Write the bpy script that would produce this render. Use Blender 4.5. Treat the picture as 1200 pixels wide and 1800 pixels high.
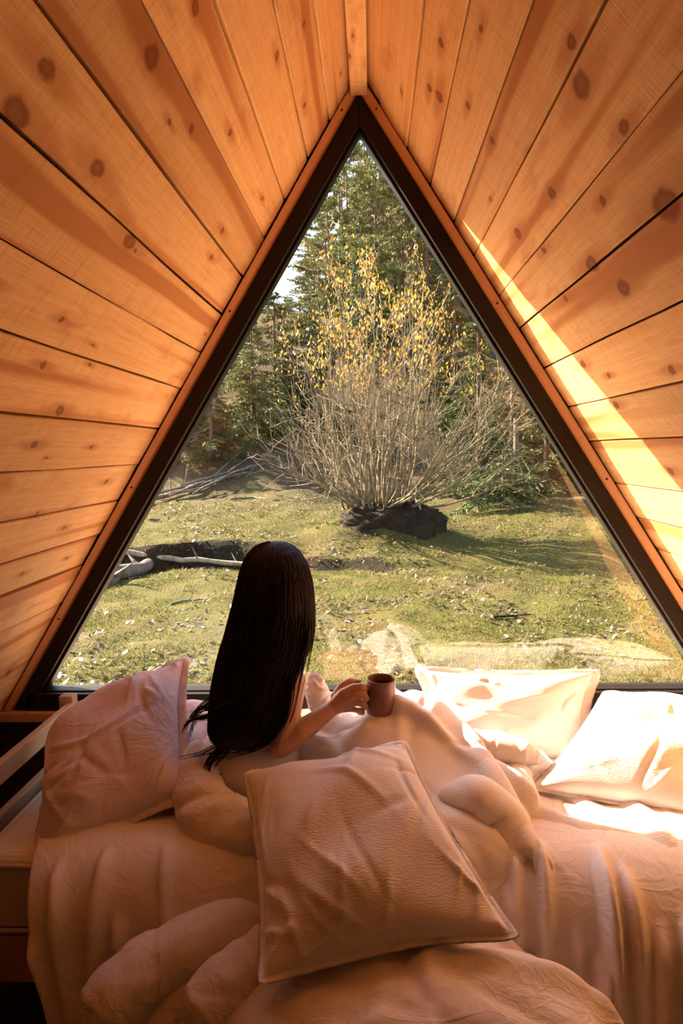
import bpy, bmesh, math, random
import numpy as np
from math import sin, cos, tan, pi, radians, sqrt
from mathutils import Vector, Matrix

for o in list(bpy.data.objects):
    bpy.data.objects.remove(o)
SC = bpy.context.scene
COL = SC.collection

# ------------------------------------------------------------------ camera
CAM = np.array([0.0, 0.0, 1.5]); F = 1200.0
def cam_axes(a, p, ro):
    fwd = np.array([-sin(a)*cos(p), cos(a)*cos(p), -sin(p)])
    right = np.array([cos(a), sin(a), 0.0]); up = np.cross(right, fwd)
    return np.array([right*cos(ro)-up*sin(ro), right*sin(ro)+up*cos(ro), fwd])
AX = cam_axes(radians(2.691), radians(5.09), radians(1.134))
cd = bpy.data.cameras.new('camera'); cam = bpy.data.objects.new('camera', cd); COL.objects.link(cam)
cd.sensor_fit = 'VERTICAL'; cd.sensor_height = 36.0; cd.sensor_width = 24.0; cd.lens = 24.0
cd.clip_start = 0.02; cd.clip_end = 500
m = Matrix.Identity(4)
for i in range(3):
    m[i][0] = AX[0][i]; m[i][1] = AX[1][i]; m[i][2] = -AX[2][i]; m[i][3] = CAM[i]
cam.matrix_world = m
SC.camera = cam

# ------------------------------------------------------------------ sky, sun, exposure
SUN_EL, SUN_AZ = 32.0, 61.0          # elevation; heading measured from the window's inward normal towards +x
W = bpy.data.worlds.new('sky'); SC.world = W; W.use_nodes = True
wn = W.node_tree; wn.nodes.clear()
sky = wn.nodes.new('ShaderNodeTexSky'); sky.sky_type = 'NISHITA'; sky.sun_disc = False
sky.sun_elevation = radians(SUN_EL); sky.sun_rotation = radians(-SUN_AZ)
sky.air_density = 1.0; sky.dust_density = 2.0; sky.ozone_density = 0.6; sky.altitude = 600
bg = wn.nodes.new('ShaderNodeBackground'); bg.inputs['Strength'].default_value = 0.115
wo = wn.nodes.new('ShaderNodeOutputWorld')
tint = wn.nodes.new('ShaderNodeMix'); tint.data_type = 'RGBA'; tint.blend_type = 'MULTIPLY'; tint.inputs[0].default_value = 1.0; tint.inputs[7].default_value = (1.0, 0.90, 0.80, 1)
wn.links.new(sky.outputs[0], tint.inputs[6]); wn.links.new(tint.outputs[2], bg.inputs[0])
wn.links.new(bg.outputs[0], wo.inputs[0])
sd = bpy.data.lights.new('sun', 'SUN'); sun = bpy.data.objects.new('sun', sd); COL.objects.link(sun)
sd.energy = 5.3; sd.angle = radians(0.6); sd.color = (1.0, 0.83, 0.63)
sv = Vector((cos(radians(SUN_EL))*sin(radians(SUN_AZ)), -cos(radians(SUN_EL))*cos(radians(SUN_AZ)), -sin(radians(SUN_EL))))
sun.rotation_euler = sv.to_track_quat('-Z', 'Y').to_euler(); sun.location = (-6, 8, 9)
SC.view_settings.view_transform = 'Standard'; SC.view_settings.look = 'None'
SC.view_settings.gamma = 1.0; SC.view_settings.use_curve_mapping = False
SC.view_settings.exposure = 3.2

# ------------------------------------------------------------------ helpers
RNG = np.random.default_rng(7)
random.seed(7)
def ray(x, y):
    return AX.T @ np.array([(x-600)/F, -(y-900)/F, 1.0])
def atY(x, y, Y):                      # point of the place seen at a pixel, at depth Y
    d = ray(x, y); return CAM + d*(Y/d[1])
def atZ(x, y, Z):
    d = ray(x, y); return CAM + d*((Z-CAM[2])/d[2])
def atX(x, y, X):
    d = ray(x, y); return CAM + d*(X/d[0])

class MB:
    def __init__(self): self.v = []; self.f = []
    def add(self, vs, fs):
        b = len(self.v); self.v += [tuple(p) for p in vs]; self.f += [tuple(i+b for i in f) for f in fs]
    def box(self, x0, x1, y0, y1, z0, z1):
        self.add([(x0,y0,z0),(x1,y0,z0),(x1,y1,z0),(x0,y1,z0),(x0,y0,z1),(x1,y0,z1),(x1,y1,z1),(x0,y1,z1)],
                 [(3,2,1,0),(4,5,6,7),(0,1,5,4),(1,2,6,5),(2,3,7,6),(3,0,4,7)])
    def tube(self, pts, rads, n=6, caps=True):
        pts = [Vector(p) for p in pts]; vs = []; fs = []
        k = len(pts); up = Vector((0.13, 0.2, 1)).normalized(); side = None
        for i in range(k):
            t = (pts[min(i+1,k-1)]-pts[max(i-1,0)])
            t = t.normalized() if t.length > 1e-9 else Vector((0,0,1))
            if side is None:
                side = t.cross(up)
                if side.length < 0.05: side = t.cross(Vector((1,0,0)))
            side = (side - t*side.dot(t))
            side = side.normalized() if side.length > 1e-6 else t.orthogonal().normalized()
            b = t.cross(side)
            for j in range(n):
                a = 2*pi*j/n
                vs.append(pts[i] + (side*cos(a)+b*sin(a))*rads[i])
        for i in range(k-1):
            for j in range(n):
                fs.append((i*n+j, i*n+(j+1)%n, (i+1)*n+(j+1)%n, (i+1)*n+j))
        if caps:
            fs.append(tuple(range(n-1,-1,-1))); fs.append(tuple(range((k-1)*n, k*n)))
        self.add(vs, fs)
    def mesh(self, name, smooth=False):
        me = bpy.data.meshes.new(name); me.from_pydata(self.v, [], self.f); me.update()
        if smooth: me.polygons.foreach_set('use_smooth', [True]*len(me.polygons))
        return me
def link(name, me, mat=None, parent=None, loc=None, smooth=None):
    o = bpy.data.objects.new(name, me); COL.objects.link(o)
    if mat is not None and me is not None:
        me.materials.clear(); me.materials.append(mat)
    if parent is not None: o.parent = parent
    if loc is not None: o.location = loc
    if smooth and me is not None: me.polygons.foreach_set('use_smooth', [True]*len(me.polygons))
    return o
def fast_mesh(name, V, T, smooth=False):           # numpy arrays, triangles or quads
    V = np.asarray(V, np.float32); T = np.asarray(T, np.int32); n = T.shape[1]
    me = bpy.data.meshes.new(name)
    me.vertices.add(len(V)); me.vertices.foreach_set('co', V.ravel())
    me.loops.add(T.size); me.loops.foreach_set('vertex_index', T.ravel())
    me.polygons.add(len(T)); me.polygons.foreach_set('loop_start', np.arange(0, T.size, n, dtype=np.int32))
    me.polygons.foreach_set('loop_total', np.full(len(T), n, np.int32))
    if smooth: me.polygons.foreach_set('use_smooth', np.ones(len(T), bool))
    me.update(calc_edges=True); me.validate()
    return me
def tag(o, label=None, cat=None, group=None, kind=None):
    if label: o['label'] = label
    if cat: o['category'] = cat
    if group: o['group'] = group
    if kind: o['kind'] = kind
    return o
def empty(name, loc=(0,0,0)):
    o = bpy.data.objects.new(name, None); COL.objects.link(o); o.location = loc; o.empty_display_size = 0.1
    return o
def bevel(o, w, seg=2):
    md = o.modifiers.new('bevel', 'BEVEL'); md.width = w; md.segments = seg; md.limit_method = 'ANGLE'
def rel(o, parent, world=None):                    # parent while keeping the world place (parents here are unrotated)
    o.parent = parent
    o.location = Vector(o.location) - Vector(parent.location)
    return o

# ---- node helper
class NT:
    def __init__(self, name):
        self.m = bpy.data.materials.new(name); self.m.use_nodes = True
        self.t = self.m.node_tree; self.t.nodes.clear()
        self.out = self.t.nodes.new('ShaderNodeOutputMaterial')
    def n(self, typ, **kw):
        nd = self.t.nodes.new(typ)
        for k, v in kw.items(): setattr(nd, k, v)
        return nd
    def set(self, sock, v):
        if isinstance(v, bpy.types.NodeSocket): self.t.links.new(v, sock)
        else: sock.default_value = v
    def math(self, op, a, b=None, c=None, clamp=False):
        nd = self.n('ShaderNodeMath', operation=op); nd.use_clamp = clamp
        self.set(nd.inputs[0], a)
        if b is not None: self.set(nd.inputs[1], b)
        if c is not None: self.set(nd.inputs[2], c)
        return nd.outputs[0]
    def mapr(self, v, a, b, c=0.0, d=1.0, smooth=True):
        nd = self.n('ShaderNodeMapRange'); nd.interpolation_type = 'SMOOTHSTEP' if smooth else 'LINEAR'
        for s, x in zip(nd.inputs, (v, a, b, c, d)): self.set(s, x)
        return nd.outputs[0]
    def noise(self, vec, scale, detail=2.0, rough=0.5, dist=0.0):
        nd = self.n('ShaderNodeTexNoise')
        if vec is not None: self.set(nd.inputs['Vector'], vec)
        nd.inputs['Scale'].default_value = scale; nd.inputs['Detail'].default_value = detail
        nd.inputs['Roughness'].default_value = rough; nd.inputs['Distortion'].default_value = dist
        return nd.outputs[0]
    def comb(self, x, y, z):
        nd = self.n('ShaderNodeCombineXYZ')
        for s, v in zip(nd.inputs, (x, y, z)): self.set(s, v)
        return nd.outputs[0]
    def sep(self, v):
        nd = self.n('ShaderNodeSeparateXYZ'); self.set(nd.inputs[0], v); return nd.outputs
    def mix(self, fac, a, b, blend='MIX'):
        nd = self.n('ShaderNodeMix', data_type='RGBA'); nd.blend_type = blend
        self.set(nd.inputs[0], fac)
        for s, v in ((nd.inputs[6], a), (nd.inputs[7], b)):
            self.set(s, v if isinstance(v, bpy.types.NodeSocket) else (*v, 1.0))
        return nd.outputs[2]
    def bump(self, h, strength=0.3, dist=0.01, normal=None):
        nd = self.n('ShaderNodeBump'); nd.inputs['Strength'].default_value = strength
        nd.inputs['Distance'].default_value = dist; self.set(nd.inputs['Height'], h)
        if normal is not None: self.set(nd.inputs['Normal'], normal)
        return nd.outputs[0]
    def bsdf(self, color, rough=0.7, normal=None, **kw):
        nd = self.n('ShaderNodeBsdfPrincipled')
        self.set(nd.inputs['Base Color'], color if isinstance(color, bpy.types.NodeSocket) else (*color, 1.0))
        self.set(nd.inputs['Roughness'], rough)
        if normal is not None: self.set(nd.inputs['Normal'], normal)
        for k, v in kw.items(): self.set(nd.inputs[k.replace('_', ' ')], v)
        return nd.outputs[0]
    def done(self, shader):
        self.t.links.new(shader, self.out.inputs[0]); return self.m
    def obj(self): return self.n('ShaderNodeTexCoord').outputs['Object']
    def rand(self): return self.n('ShaderNodeObjectInfo').outputs['Random']
    def scl(self, vec, s, off=None):
        nd = self.n('ShaderNodeMapping'); self.set(nd.inputs['Vector'], vec); nd.inputs['Scale'].default_value = s
        if off is not None: self.set(nd.inputs['Location'], off)
        return nd.outputs[0]

# ------------------------------------------------------------------ materials of the room
def wood_material(name, light, mid, dark, knot, rough=0.62, knots=True, contrast=1.0):
    t = NT(name); p = t.obj(); x, y, z = t.sep(p)[:3]; r = t.rand()
    r50 = t.math('MULTIPLY', r, 57.0)
    yy = y; core = None; halo = None
    if knots:
        for i in range(1, 5):
            at = t.n('ShaderNodeAttribute', attribute_type='OBJECT', attribute_name='knot%d' % i)
            k = t.sep(at.outputs['Vector'])
            rr = t.math('MAXIMUM', k[2], 0.0005)
            wob = t.math('MULTIPLY', t.math('SUBTRACT', t.noise(t.scl(p, (22, 40, 22)), 1.0, 2.0), 0.5), 0.017)
            dx = t.math('DIVIDE', t.math('SUBTRACT', t.math('ADD', x, wob), k[0]), t.math('MULTIPLY', rr, 1.55))
            dy = t.math('DIVIDE', t.math('SUBTRACT', t.math('ADD', y, wob), k[1]), rr)
            d2 = t.math('ADD', t.math('MULTIPLY', dx, dx), t.math('MULTIPLY', dy, dy))
            d = t.math('SQRT', d2)
            c = t.math('MULTIPLY', t.mapr(d, 1.22, 0.62), t.mapr(d, 0.1, 0.9, 0.78, 1.0)); dl = t.math('MULTIPLY', dx, 0.36); h = t.mapr(t.math('SQRT', t.math('ADD', t.math('MULTIPLY', dl, dl), t.math('MULTIPLY', dy, dy))), 2.3, 0.6)
            core = c if core is None else t.math('MAXIMUM', core, c)
            halo = h if halo is None else t.math('MAXIMUM', halo, h)
            # the grain bends round the knot
            push = t.math('MULTIPLY', t.math('SUBTRACT', y, k[1]), t.math('MULTIPLY', h, -0.55))
            yy = t.math('ADD', yy, push)
    warp = t.math('MULTIPLY', t.math('SUBTRACT', t.noise(t.comb(t.math('ADD', t.math('MULTIPLY', x, 0.8), r50), t.math('MULTIPLY', y, 5.0), r50), 1.0, 2.0), 0.5), 0.045)
    yg = t.math('ADD', yy, warp)
    band = t.noise(t.comb(t.math('ADD', t.math('MULTIPLY', x, 0.35), r50), t.math('MULTIPLY', yg, 13.0), r50), 1.0, 1.5, 0.5)
    ring = t.noise(t.comb(t.math('ADD', t.math('MULTIPLY', x, 0.9), r50), t.math('MULTIPLY', yg, 75.0), r50), 1.0, 2.0, 0.6)
    fine = t.noise(t.comb(t.math('ADD', t.math('MULTIPLY', x, 9.0), r50), t.math('MULTIPLY', yg, 520.0), 0.0), 1.0, 2.0, 0.6)
    saw = t.noise(t.comb(t.math('ADD', t.math('MULTIPLY', x, 330.0), t.math('MULTIPLY', y, 90.0)), t.math('MULTIPLY', y, 9.0), r50), 1.0, 2.0, 0.5)
    blot = t.noise(t.comb(t.math('ADD', t.math('MULTIPLY', x, 3.0), r50), t.math('MULTIPLY', y, 9.0), r50), 1.0, 3.0, 0.6)
    c0 = t.mix(t.mapr(ring, 0.36, 0.68, 0.0, 0.55*contrast), light, mid)
    c1 = t.mix(t.mapr(band, 0.50, 0.60, 0.0, 0.80*contrast), c0, mid)
    c2 = t.mix(t.mapr(band, 0.57, 0.64, 0.0, 0.80*contrast), c1, dark)
    c3 = t.mix(t.mapr(fine, 0.38, 0.72, 0.0, 0.34*contrast), c2, dark)
    c4 = t.mix(t.mapr(saw, 0.50, 0.74, 0.0, 0.38*contrast), c3, dark)
    c4 = t.mix(t.mapr(blot, 0.56, 0.74, 0.0, 0.60*contrast), c4, dark)
    if knots:
        c4 = t.mix(t.math('MULTIPLY', halo, 0.62), c4, dark)
        c4 = t.mix(t.math('MULTIPLY', core, 0.84), c4, knot)
    tone = t.mapr(r, 0.0, 1.0, 0.80, 1.10, smooth=False)
    hsv = t.n('ShaderNodeHueSaturation'); t.set(hsv.inputs['Value'], tone); t.set(hsv.inputs['Color'], c4)
    h = t.math('ADD', t.math('MULTIPLY', saw, 0.6), t.math('ADD', t.math('MULTIPLY', fine, 0.5), t.math('MULTIPLY', ring, 0.35)))
    nb = t.bump(h, 0.35, 0.004)
    return t.done(t.bsdf(hsv.outputs[0], rough, nb, Specular_IOR_Level=0.08))
M_PINE = wood_material('pine_boards', (0.84, 0.50, 0.225), (0.75, 0.385, 0.150), (0.47, 0.175, 0.058), (0.19, 0.050, 0.015))
M_BATTEN = wood_material('trim_pine', (0.86, 0.46, 0.22), (0.80, 0.40, 0.18), (0.62, 0.28, 0.11), (0.2, 0.06, 0.02), knots=False, contrast=0.7)
M_DARKWOOD = wood_material('dark_stained_boards', (0.10, 0.055, 0.030), (0.08, 0.042, 0.022), (0.05, 0.025, 0.013), (0.02, 0.01, 0.005), knots=False)
M_BEDWOOD = wood_material('bed_pine', (0.62, 0.42, 0.25), (0.55, 0.34, 0.18), (0.40, 0.22, 0.10), (0.15, 0.06, 0.03), knots=False, contrast=0.7)
M_BOUNCE_DECK = wood_material('bounce_deck_pine', (0.80, 0.60, 0.43), (0.72, 0.52, 0.36), (0.6, 0.42, 0.28), (0.15, 0.06, 0.03), knots=False, contrast=0.6)  # pale wood of the added decking that reflects sun indoors
def plain(name, col, rough=0.6, **kw):
    t = NT(name); n = t.noise(t.obj(), 40.0, 3.0)
    c = t.mix(t.mapr(n, 0.3, 0.7, 0.0, 0.35), col, tuple(v*0.72 for v in col))
    return t.done(t.bsdf(c, rough, t.bump(n, 0.08, 0.003), **kw))
M_GAP = plain('gap_membrane', (0.035, 0.018, 0.010), 0.9)
M_FRAME = plain('dark_window_frame', (0.016, 0.011, 0.008), 0.55, Specular_IOR_Level=0.15)
M_SCREW = plain('screw_steel', (0.05, 0.03, 0.02), 0.5)
def glass_material():
    t = NT('window_glass')
    tr = t.n('ShaderNodeBsdfTransparent'); tr.inputs[0].default_value = (0.95, 0.96, 0.94, 1)
    gl = t.n('ShaderNodeBsdfGlossy'); gl.inputs['Roughness'].default_value = 0.0; gl.inputs[0].default_value = (1, 0.98, 0.95, 1)
    fr = t.n('ShaderNodeFresnel'); fr.inputs[0].default_value = 1.5
    fac = t.math('MULTIPLY', fr.outputs[0], 2.2, clamp=True)       # four faces of a double pane
    mx = t.n('ShaderNodeMixShader'); t.set(mx.inputs[0], fac)
    t.t.links.new(tr.outputs[0], mx.inputs[1]); t.t.links.new(gl.outputs[0], mx.inputs[2])
    return t.done(mx.outputs[0])
M_GLASS = glass_material()
# ------------------------------------------------------------------ the A-frame shell
SL = radians(58.229)                       # pitch of the walls
WY = 2.40                                  # plane of the glass edge
AP = np.array([-0.0267, WY, 2.562])        # top corner of the glass
SILL = 0.644                               # foot of the glass
OFF = 0.098                                # wall boards lie this far outside the glass edge
YB, YF = -2.0, 2.372                       # boards run from the back wall to just short of the window
RZ = AP[2] + OFF/cos(SL)                   # where the two wall planes meet
SEAM_L = [(580,220),(542,280),(501,350),(465,420),(427,487),(391,554),(354,621),(320,684),(283,754),(251,817),(218,878),(187,936),(155,989),(124,1052),(62,1168)]
SEAM_R = [(667,202),(714,272),(754,332),(795,397),(829,455),(872,526),(905,583),(946,651),(986,719),(1023,776),(1062,846),(1097,903),(1131,957),(1167,1023)]
def wall_t(side, px):                      # distance down the slope from the ridge
    n = np.array([side*sin(SL), 0, cos(SL)]); d = ray(*px)
    k = (n @ (AP-CAM) + OFF)/(n @ d); P = CAM + k*d
    return (RZ - P[2])/sin(SL)
def wall_frame(side):
    down = Vector((side*cos(SL), 0, -sin(SL))); n_in = Vector((-side*sin(SL), 0, -cos(SL))); al = Vector((0, 1, 0))
    return down, n_in, al
def wall_xy(side, t, y, h=0.0):
    down, n_in, al = wall_frame(side)
    return Vector((AP[0], y, RZ)) + down*t + n_in*h
def knot_on(side, px):
    n = np.array([side*sin(SL), 0, cos(SL)]); d = ray(*px)
    k = (n @ (AP-CAM) + OFF)/(n @ d); P = CAM + k*d
    return (RZ - P[2])/sin(SL), P[1]
KN_L = [((265,98),.030),((172,298),.026),((83,122),.024),((30,200),.034),((345,14),.018),((406,234),.014),((228,425),.03),((487,100),.014),((105,722),.02),((60,782),.016),((187,848),.016),((66,905),.012),((160,786),.012),
        ((296,216),.010),((335,228),.012),((330,442),.010),((390,405),.014),((462,350),.012),((536,186),.014),((107,562),.012),((535,42),.010),((158,642),.008),((273,792),.008),((112,928),.012),((40,1010),.012),((372,452),.014),((260,388),.012),((228,300),.012)]
KN_R = [((1022,150),.034),((1004,76),.018),((1096,225),.018),((910,410),.024),((970,340),.022),((930,272),.014),((1095,505),.03),((1170,360),.045),((1040,465),.03),((1025,640),.018),((993,525),.014),((865,248),.016),((772,170),.024),((755,155),.018),((822,185),.014),
        ((1070,660),.012),((956,440),.016),((845,50),.012),((1180,650),.016),((1060,352),.014),((775,75),.016),((707,160),.010),((1112,470),.012),((862,350),.010)]
def build_wall(side, name, seams, kn):
    root = empty(name); root['kind'] = 'structure'
    down, n_in, al = wall_frame(side)
    ts = sorted(wall_t(side, s) for s in seams)
    ts = [0.02] + ts
    tend = RZ/sin(SL)
    while ts[-1] < tend - 0.16: ts.append(ts[-1] + 0.152 + random.uniform(-.006, .006))
    ts.append(tend + 0.02)
    # backing behind the boards
    mb = MB(); q = []
    for h in (-0.030, -0.055):
        q += [wall_xy(side, 0.0, YB-0.02, h), wall_xy(side, tend+.05, YB-0.02, h), wall_xy(side, tend+.05, WY+.12, h), wall_xy(side, 0.0, WY+.12, h)]
    fs = [(0,1,2,3),(7,6,5,4),(0,4,5,1),(1,5,6,2),(2,6,7,3),(3,7,4,0)]
    if side > 0: fs = [f[::-1] for f in fs]
    mb.add(q, fs); link('backing', mb.mesh('backing'), M_GAP, root)
    rot = Matrix((al, down, al.cross(down))).transposed()
    if rot.determinant() < 0: pass
    sgn = 1 if al.cross(down).dot(n_in) > 0 else -1
    knots = [(*knot_on(side, p), r*.66) for p, r in kn]
    rr = random.Random(31 + side)
    for i in range(len(ts)-1):
        g0, g1 = (rr.uniform(.0014, .0042), rr.uniform(.0014, .0042)) if i else (0.0, .002)
        w = ts[i+1]-ts[i]-g0-g1; tc = ts[i]+g0+w/2; L = YF-YB-rr.uniform(0, .006); yc = YB+L/2
        th = 0.024; mb = MB(); nseg = 14
        # board with slightly wavy edges
        vs = []; fs = []
        for k in range(nseg+1):
            xx = -L/2 + L*k/nseg
            e0 = -w/2 + rr.uniform(-.0018, .0018); e1 = w/2 + rr.uniform(-.0018, .0018)
            cup = rr.uniform(-.0006, .0006); b = .0018
            prof = [(e0, -th), (e0, -b), (e0+b, cup), (0, 0.001), (e1-b, -cup), (e1, -b), (e1, -th)]
            for (a, h) in prof: vs.append((xx, a, sgn*h))
        m7 = 7
        for k in range(nseg):
            for j in range(m7-1):
                fs.append((k*m7+j, k*m7+j+1, (k+1)*m7+j+1, (k+1)*m7+j))
        fs.append(tuple(range(m7))); fs.append(tuple(nseg*m7+j for j in range(m7-1, -1, -1)))
        mb.add(vs, fs); me = mb.mesh('plank')
        bm = bmesh.new(); bm.from_mesh(me); bmesh.ops.recalc_face_normals(bm, faces=bm.faces); bm.to_mesh(me); bm.free()
        o = link('plank', me, M_PINE, root)
        tilt = rr.uniform(-.010, .010); dh = rr.uniform(-.003, .003)
        c = wall_xy(side, tc, yc, dh)
        mt = rot.to_4x4() @ Matrix.Rotation(tilt, 4, 'X'); mt.translation = c
        o.matrix_world = mt
        mine = [(y-yc, t-tc, r) for (t, y, r) in knots if ts[i] - .01 <= t < ts[i+1] + .01]
        mine = sorted(mine, key=lambda q: -q[2])[:4]
        while len(mine) < 4:
            mine.append((rr.uniform(-L*.2, L/2), rr.uniform(-w/2, w/2)*.85, rr.choice([.004, .006, .009, .012, .016])))
        for k, q in enumerate(mine): o['knot%d' % (k+1)] = [float(v) for v in q]
    return root
WALL_L = build_wall(-1, 'wall_left', SEAM_L, KN_L)
WALL_R = build_wall(1, 'wall_right', SEAM_R, KN_R)

# ridge beam
mb = MB(); hw = 0.028; zb = AP[2] + 0.104
mb.box(-hw, hw, -(YF-YB)/2, (YF+.012-YB)/2, 0, 0.075)
# turned so that x is along the beam for the wood grain
me = mb.mesh('ridge'); me.transform(Matrix.Rotation(-pi/2, 4, 'Z'))
o = link('trim_1', me, M_PINE); o.location = (AP[0], (YB+YF)/2, zb); o.rotation_euler = (0, 0, pi/2); o['kind'] = 'structure'
o['knot1'] = [1.85, 0.01, .006]; o['knot2'] = [1.2, -.01, .008]; o['knot3'] = [1.95, 0.03, .012]; o['knot4'] = [0.7, 0.0, .006]
bevel(o, .003)

def edge_bar(name, side, o0, o1, y0, y1, mat, parent=None, top_cut=0.0, zlow=None, gap=None, slant=0.0):
    """bar along a sloping glass edge, between offsets o0 and o1 outside it"""
    e_dn = Vector((side*cos(SL), 0, -sin(SL))); n_out = Vector((side*sin(SL), 0, cos(SL)))
    A = Vector((AP[0], 0, AP[2])); zl = SILL if zlow is None else zlow
    def at_mid(off):     # meets the other side at the centre line
        k = -(n_out.x*off)/(side*cos(SL)) * side
        return A + n_out*off + e_dn*(-(off*sin(SL))/cos(SL))
    def at_low(off):
        p = A + n_out*off; k = (p.z - zl)/sin(SL); return p + e_dn*k
    p = [at_mid(o0)+e_dn*top_cut, at_mid(o1)+e_dn*top_cut, at_low(o1), at_low(o0)]
    c = (p[0]+p[1]+p[2]+p[3])/4; L = (p[3]-p[0]).length
    # local x along the bar
    X = e_dn; Y = n_out; rot = Matrix((X, Y, X.cross(Y))).transposed()
    inv = rot.inverted(); vs = []
    for y in (y0, y1):
        for qi, q in enumerate(p): vs.append(inv @ (Vector((q.x, y + (slant if y == y0 and qi in (0, 3) else 0), q.z)) - Vector((c.x, (y0+y1)/2, c.z))))
    fs = [(0,1,2,3),(7,6,5,4),(0,4,5,1),(1,5,6,2),(2,6,7,3),(3,7,4,0)]
    mb = MB(); mb.add(vs, fs); me = mb.mesh(name)
    bm = bmesh.new(); bm.from_mesh(me); bmesh.ops.recalc_face_normals(bm, faces=bm.faces); bm.to_mesh(me); bm.free()
    ob = link(name, me, mat, parent); mt = rot.to_4x4(); mt.translation = Vector((c.x, (y0+y1)/2, c.z)); ob.matrix_world = mt
    bevel(ob, .003)
    return ob
# window: dark frame, rebate and glass
WIN = empty('window_1'); WIN['kind'] = 'structure'
for s in (-1, 1):
    edge_bar('frame_bar', s, 0.010, 0.062, 2.362, 2.47, M_FRAME, WIN, zlow=SILL-.062)
    edge_bar('jamb', s, 0.062, 0.16, 2.40, 2.47, M_FRAME, WIN, zlow=SILL-.10)
    edge_bar('glazing_bead', s, 0.0, 0.014, 2.388, 2.436, M_FRAME, WIN, zlow=SILL-.01)
h = (AP[2]-SILL)/tan(SL)
mb = MB(); mb.box(-h-.06, h+.06, -.054, .054, -.031, .031); o = link('frame_bar', mb.mesh('bar'), M_FRAME, WIN, (AP[0], 2.416, SILL-.035)); bevel(o, .003)
mb = MB(); mb.box(-h, h, -.024, .024, -.007, .007); o = link('glazing_bead', mb.mesh('bead'), M_FRAME, WIN, (AP[0], 2.412, SILL-.006)); bevel(o, .002)
mb = MB(); e = .012; g = [(AP[0], AP[2]+e*2), (AP[0]-h-e*2, SILL-e), (AP[0]+h+e*2, SILL-e)]
mb.add([(x, 2.435, z) for x, z in g], [(0, 1, 2)])
link('pane', mb.mesh('pane'), M_GLASS, WIN)

# pine battens round the frame (trim) with their screws
def screw(parent, P, n):
    mb = MB(); mb.tube([(0,0,0), (0,-.0035,0)], [.0042, .0036], 8); o = link('screw', mb.mesh('screw'), M_SCREW); o.location = P
    o.parent = parent; o.matrix_parent_inverse = parent.matrix_world.inverted()
for s, nm, cuts in ((-1, 'trim_2', [0, .985, 2.03, 2.42]), (1, 'trim_3', [0, .985, 2.06, 2.42])):
    b = edge_bar(nm, s, 0.062, 0.092, 2.352, 2.399, M_BATTEN, zlow=SILL-.066, top_cut=.02, slant=.018); b['kind'] = 'structure'
    bpy.context.view_layer.update()
    e_dn = Vector((s*cos(SL), 0, -sin(SL))); n_out = Vector((s*sin(SL), 0, cos(SL)))
    for t in (0.0, 0.75, 1.45, 2.0):
        P = Vector((AP[0], 2.3605, AP[2])) + n_out*.079 + e_dn*(t - .02)
        screw(b, P, None)
mb = MB(); mb.box(-h-.17, h+.17, -.058, .058, -.017, .017)
o = link('trim_4', mb.mesh('sill'), M_BATTEN, None, (AP[0], 2.40, SILL-.084)); o['kind'] = 'structure'; bevel(o, .004)

# wall under the window: dark stained boards
WF = empty('wall_front'); WF['kind'] = 'structure'
mb = MB(); mb.box(-1.75, 1.75, 2.455, 2.49, -.02, .57); link('backing', mb.mesh('backing'), M_GAP, WF)
for i in range(4):
    mb = MB(); mb.box(-1.74, 1.74, -.012, .012, -.066, .066); o = link('plank', mb.mesh('plank'), M_DARKWOOD, WF, (0, 2.44, .07+i*.137)); bevel(o, .003)
# closing triangles beside the window frame, behind the battens
# floor of dark boards
FL = empty('floor'); FL['kind'] = 'structure'
mb = MB(); mb.box(-1.85, 1.85, YB-.02, 2.47, -.06, -.022); link('subfloor', mb.mesh('subfloor'), M_GAP, FL)
mb = MB(); mb.box(-2.2, 2.2, -.068, .068, -.022, 0.0); bm_me = mb.mesh('floorboard'); bm_me.transform(Matrix.Identity(4))
for i in range(27):
    x = -1.80 + i*.1385
    o = link('floorboard', bm_me, M_DARKWOOD, FL, (x, .22, 0)); o.rotation_euler = (0, 0, pi/2); o['kn'] = i
# wall behind the camera
mb = MB(); A_ = (AP[0], RZ+.05); hb = (RZ+.07)/tan(SL)+.03
for y in (YB-.05, YB-.02): pass
mb.add([(AP[0]-hb, YB-.06, -.05), (AP[0]+hb, YB-.06, -.05), (AP[0], YB-.06, RZ+.06), (AP[0]-hb, YB, -.05), (AP[0]+hb, YB, -.05), (AP[0], YB, RZ+.06)],
       [(0,1,2),(5,4,3),(0,3,4,1),(1,4,5,2),(2,5,3,0)])
o = link('wall_back', mb.mesh('wall_back'), M_PINE); o['kind'] = 'structure'

# unseen pine decking outside the window, added to bounce sunlight onto the walls
DK = empty('bounce_deck'); DK['kind'] = 'structure'
mb = MB(); mb.box(-1.06, 1.06, -.066, .066, -.03, .0); dk_me = mb.mesh('bounce_deck_board')
for i in range(46):
    link('bounce_deck_board', dk_me, M_BOUNCE_DECK, DK, (-3.1+i*.139, 3.60, -.16)).rotation_euler = (0, 0, pi/2)
mb = MB(); mb.box(-3.16, 3.16, 2.56, 4.64, -.40, -.20); link('bounce_deck_frame', mb.mesh('bounce_deck_frame'), M_GAP, DK)
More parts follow.
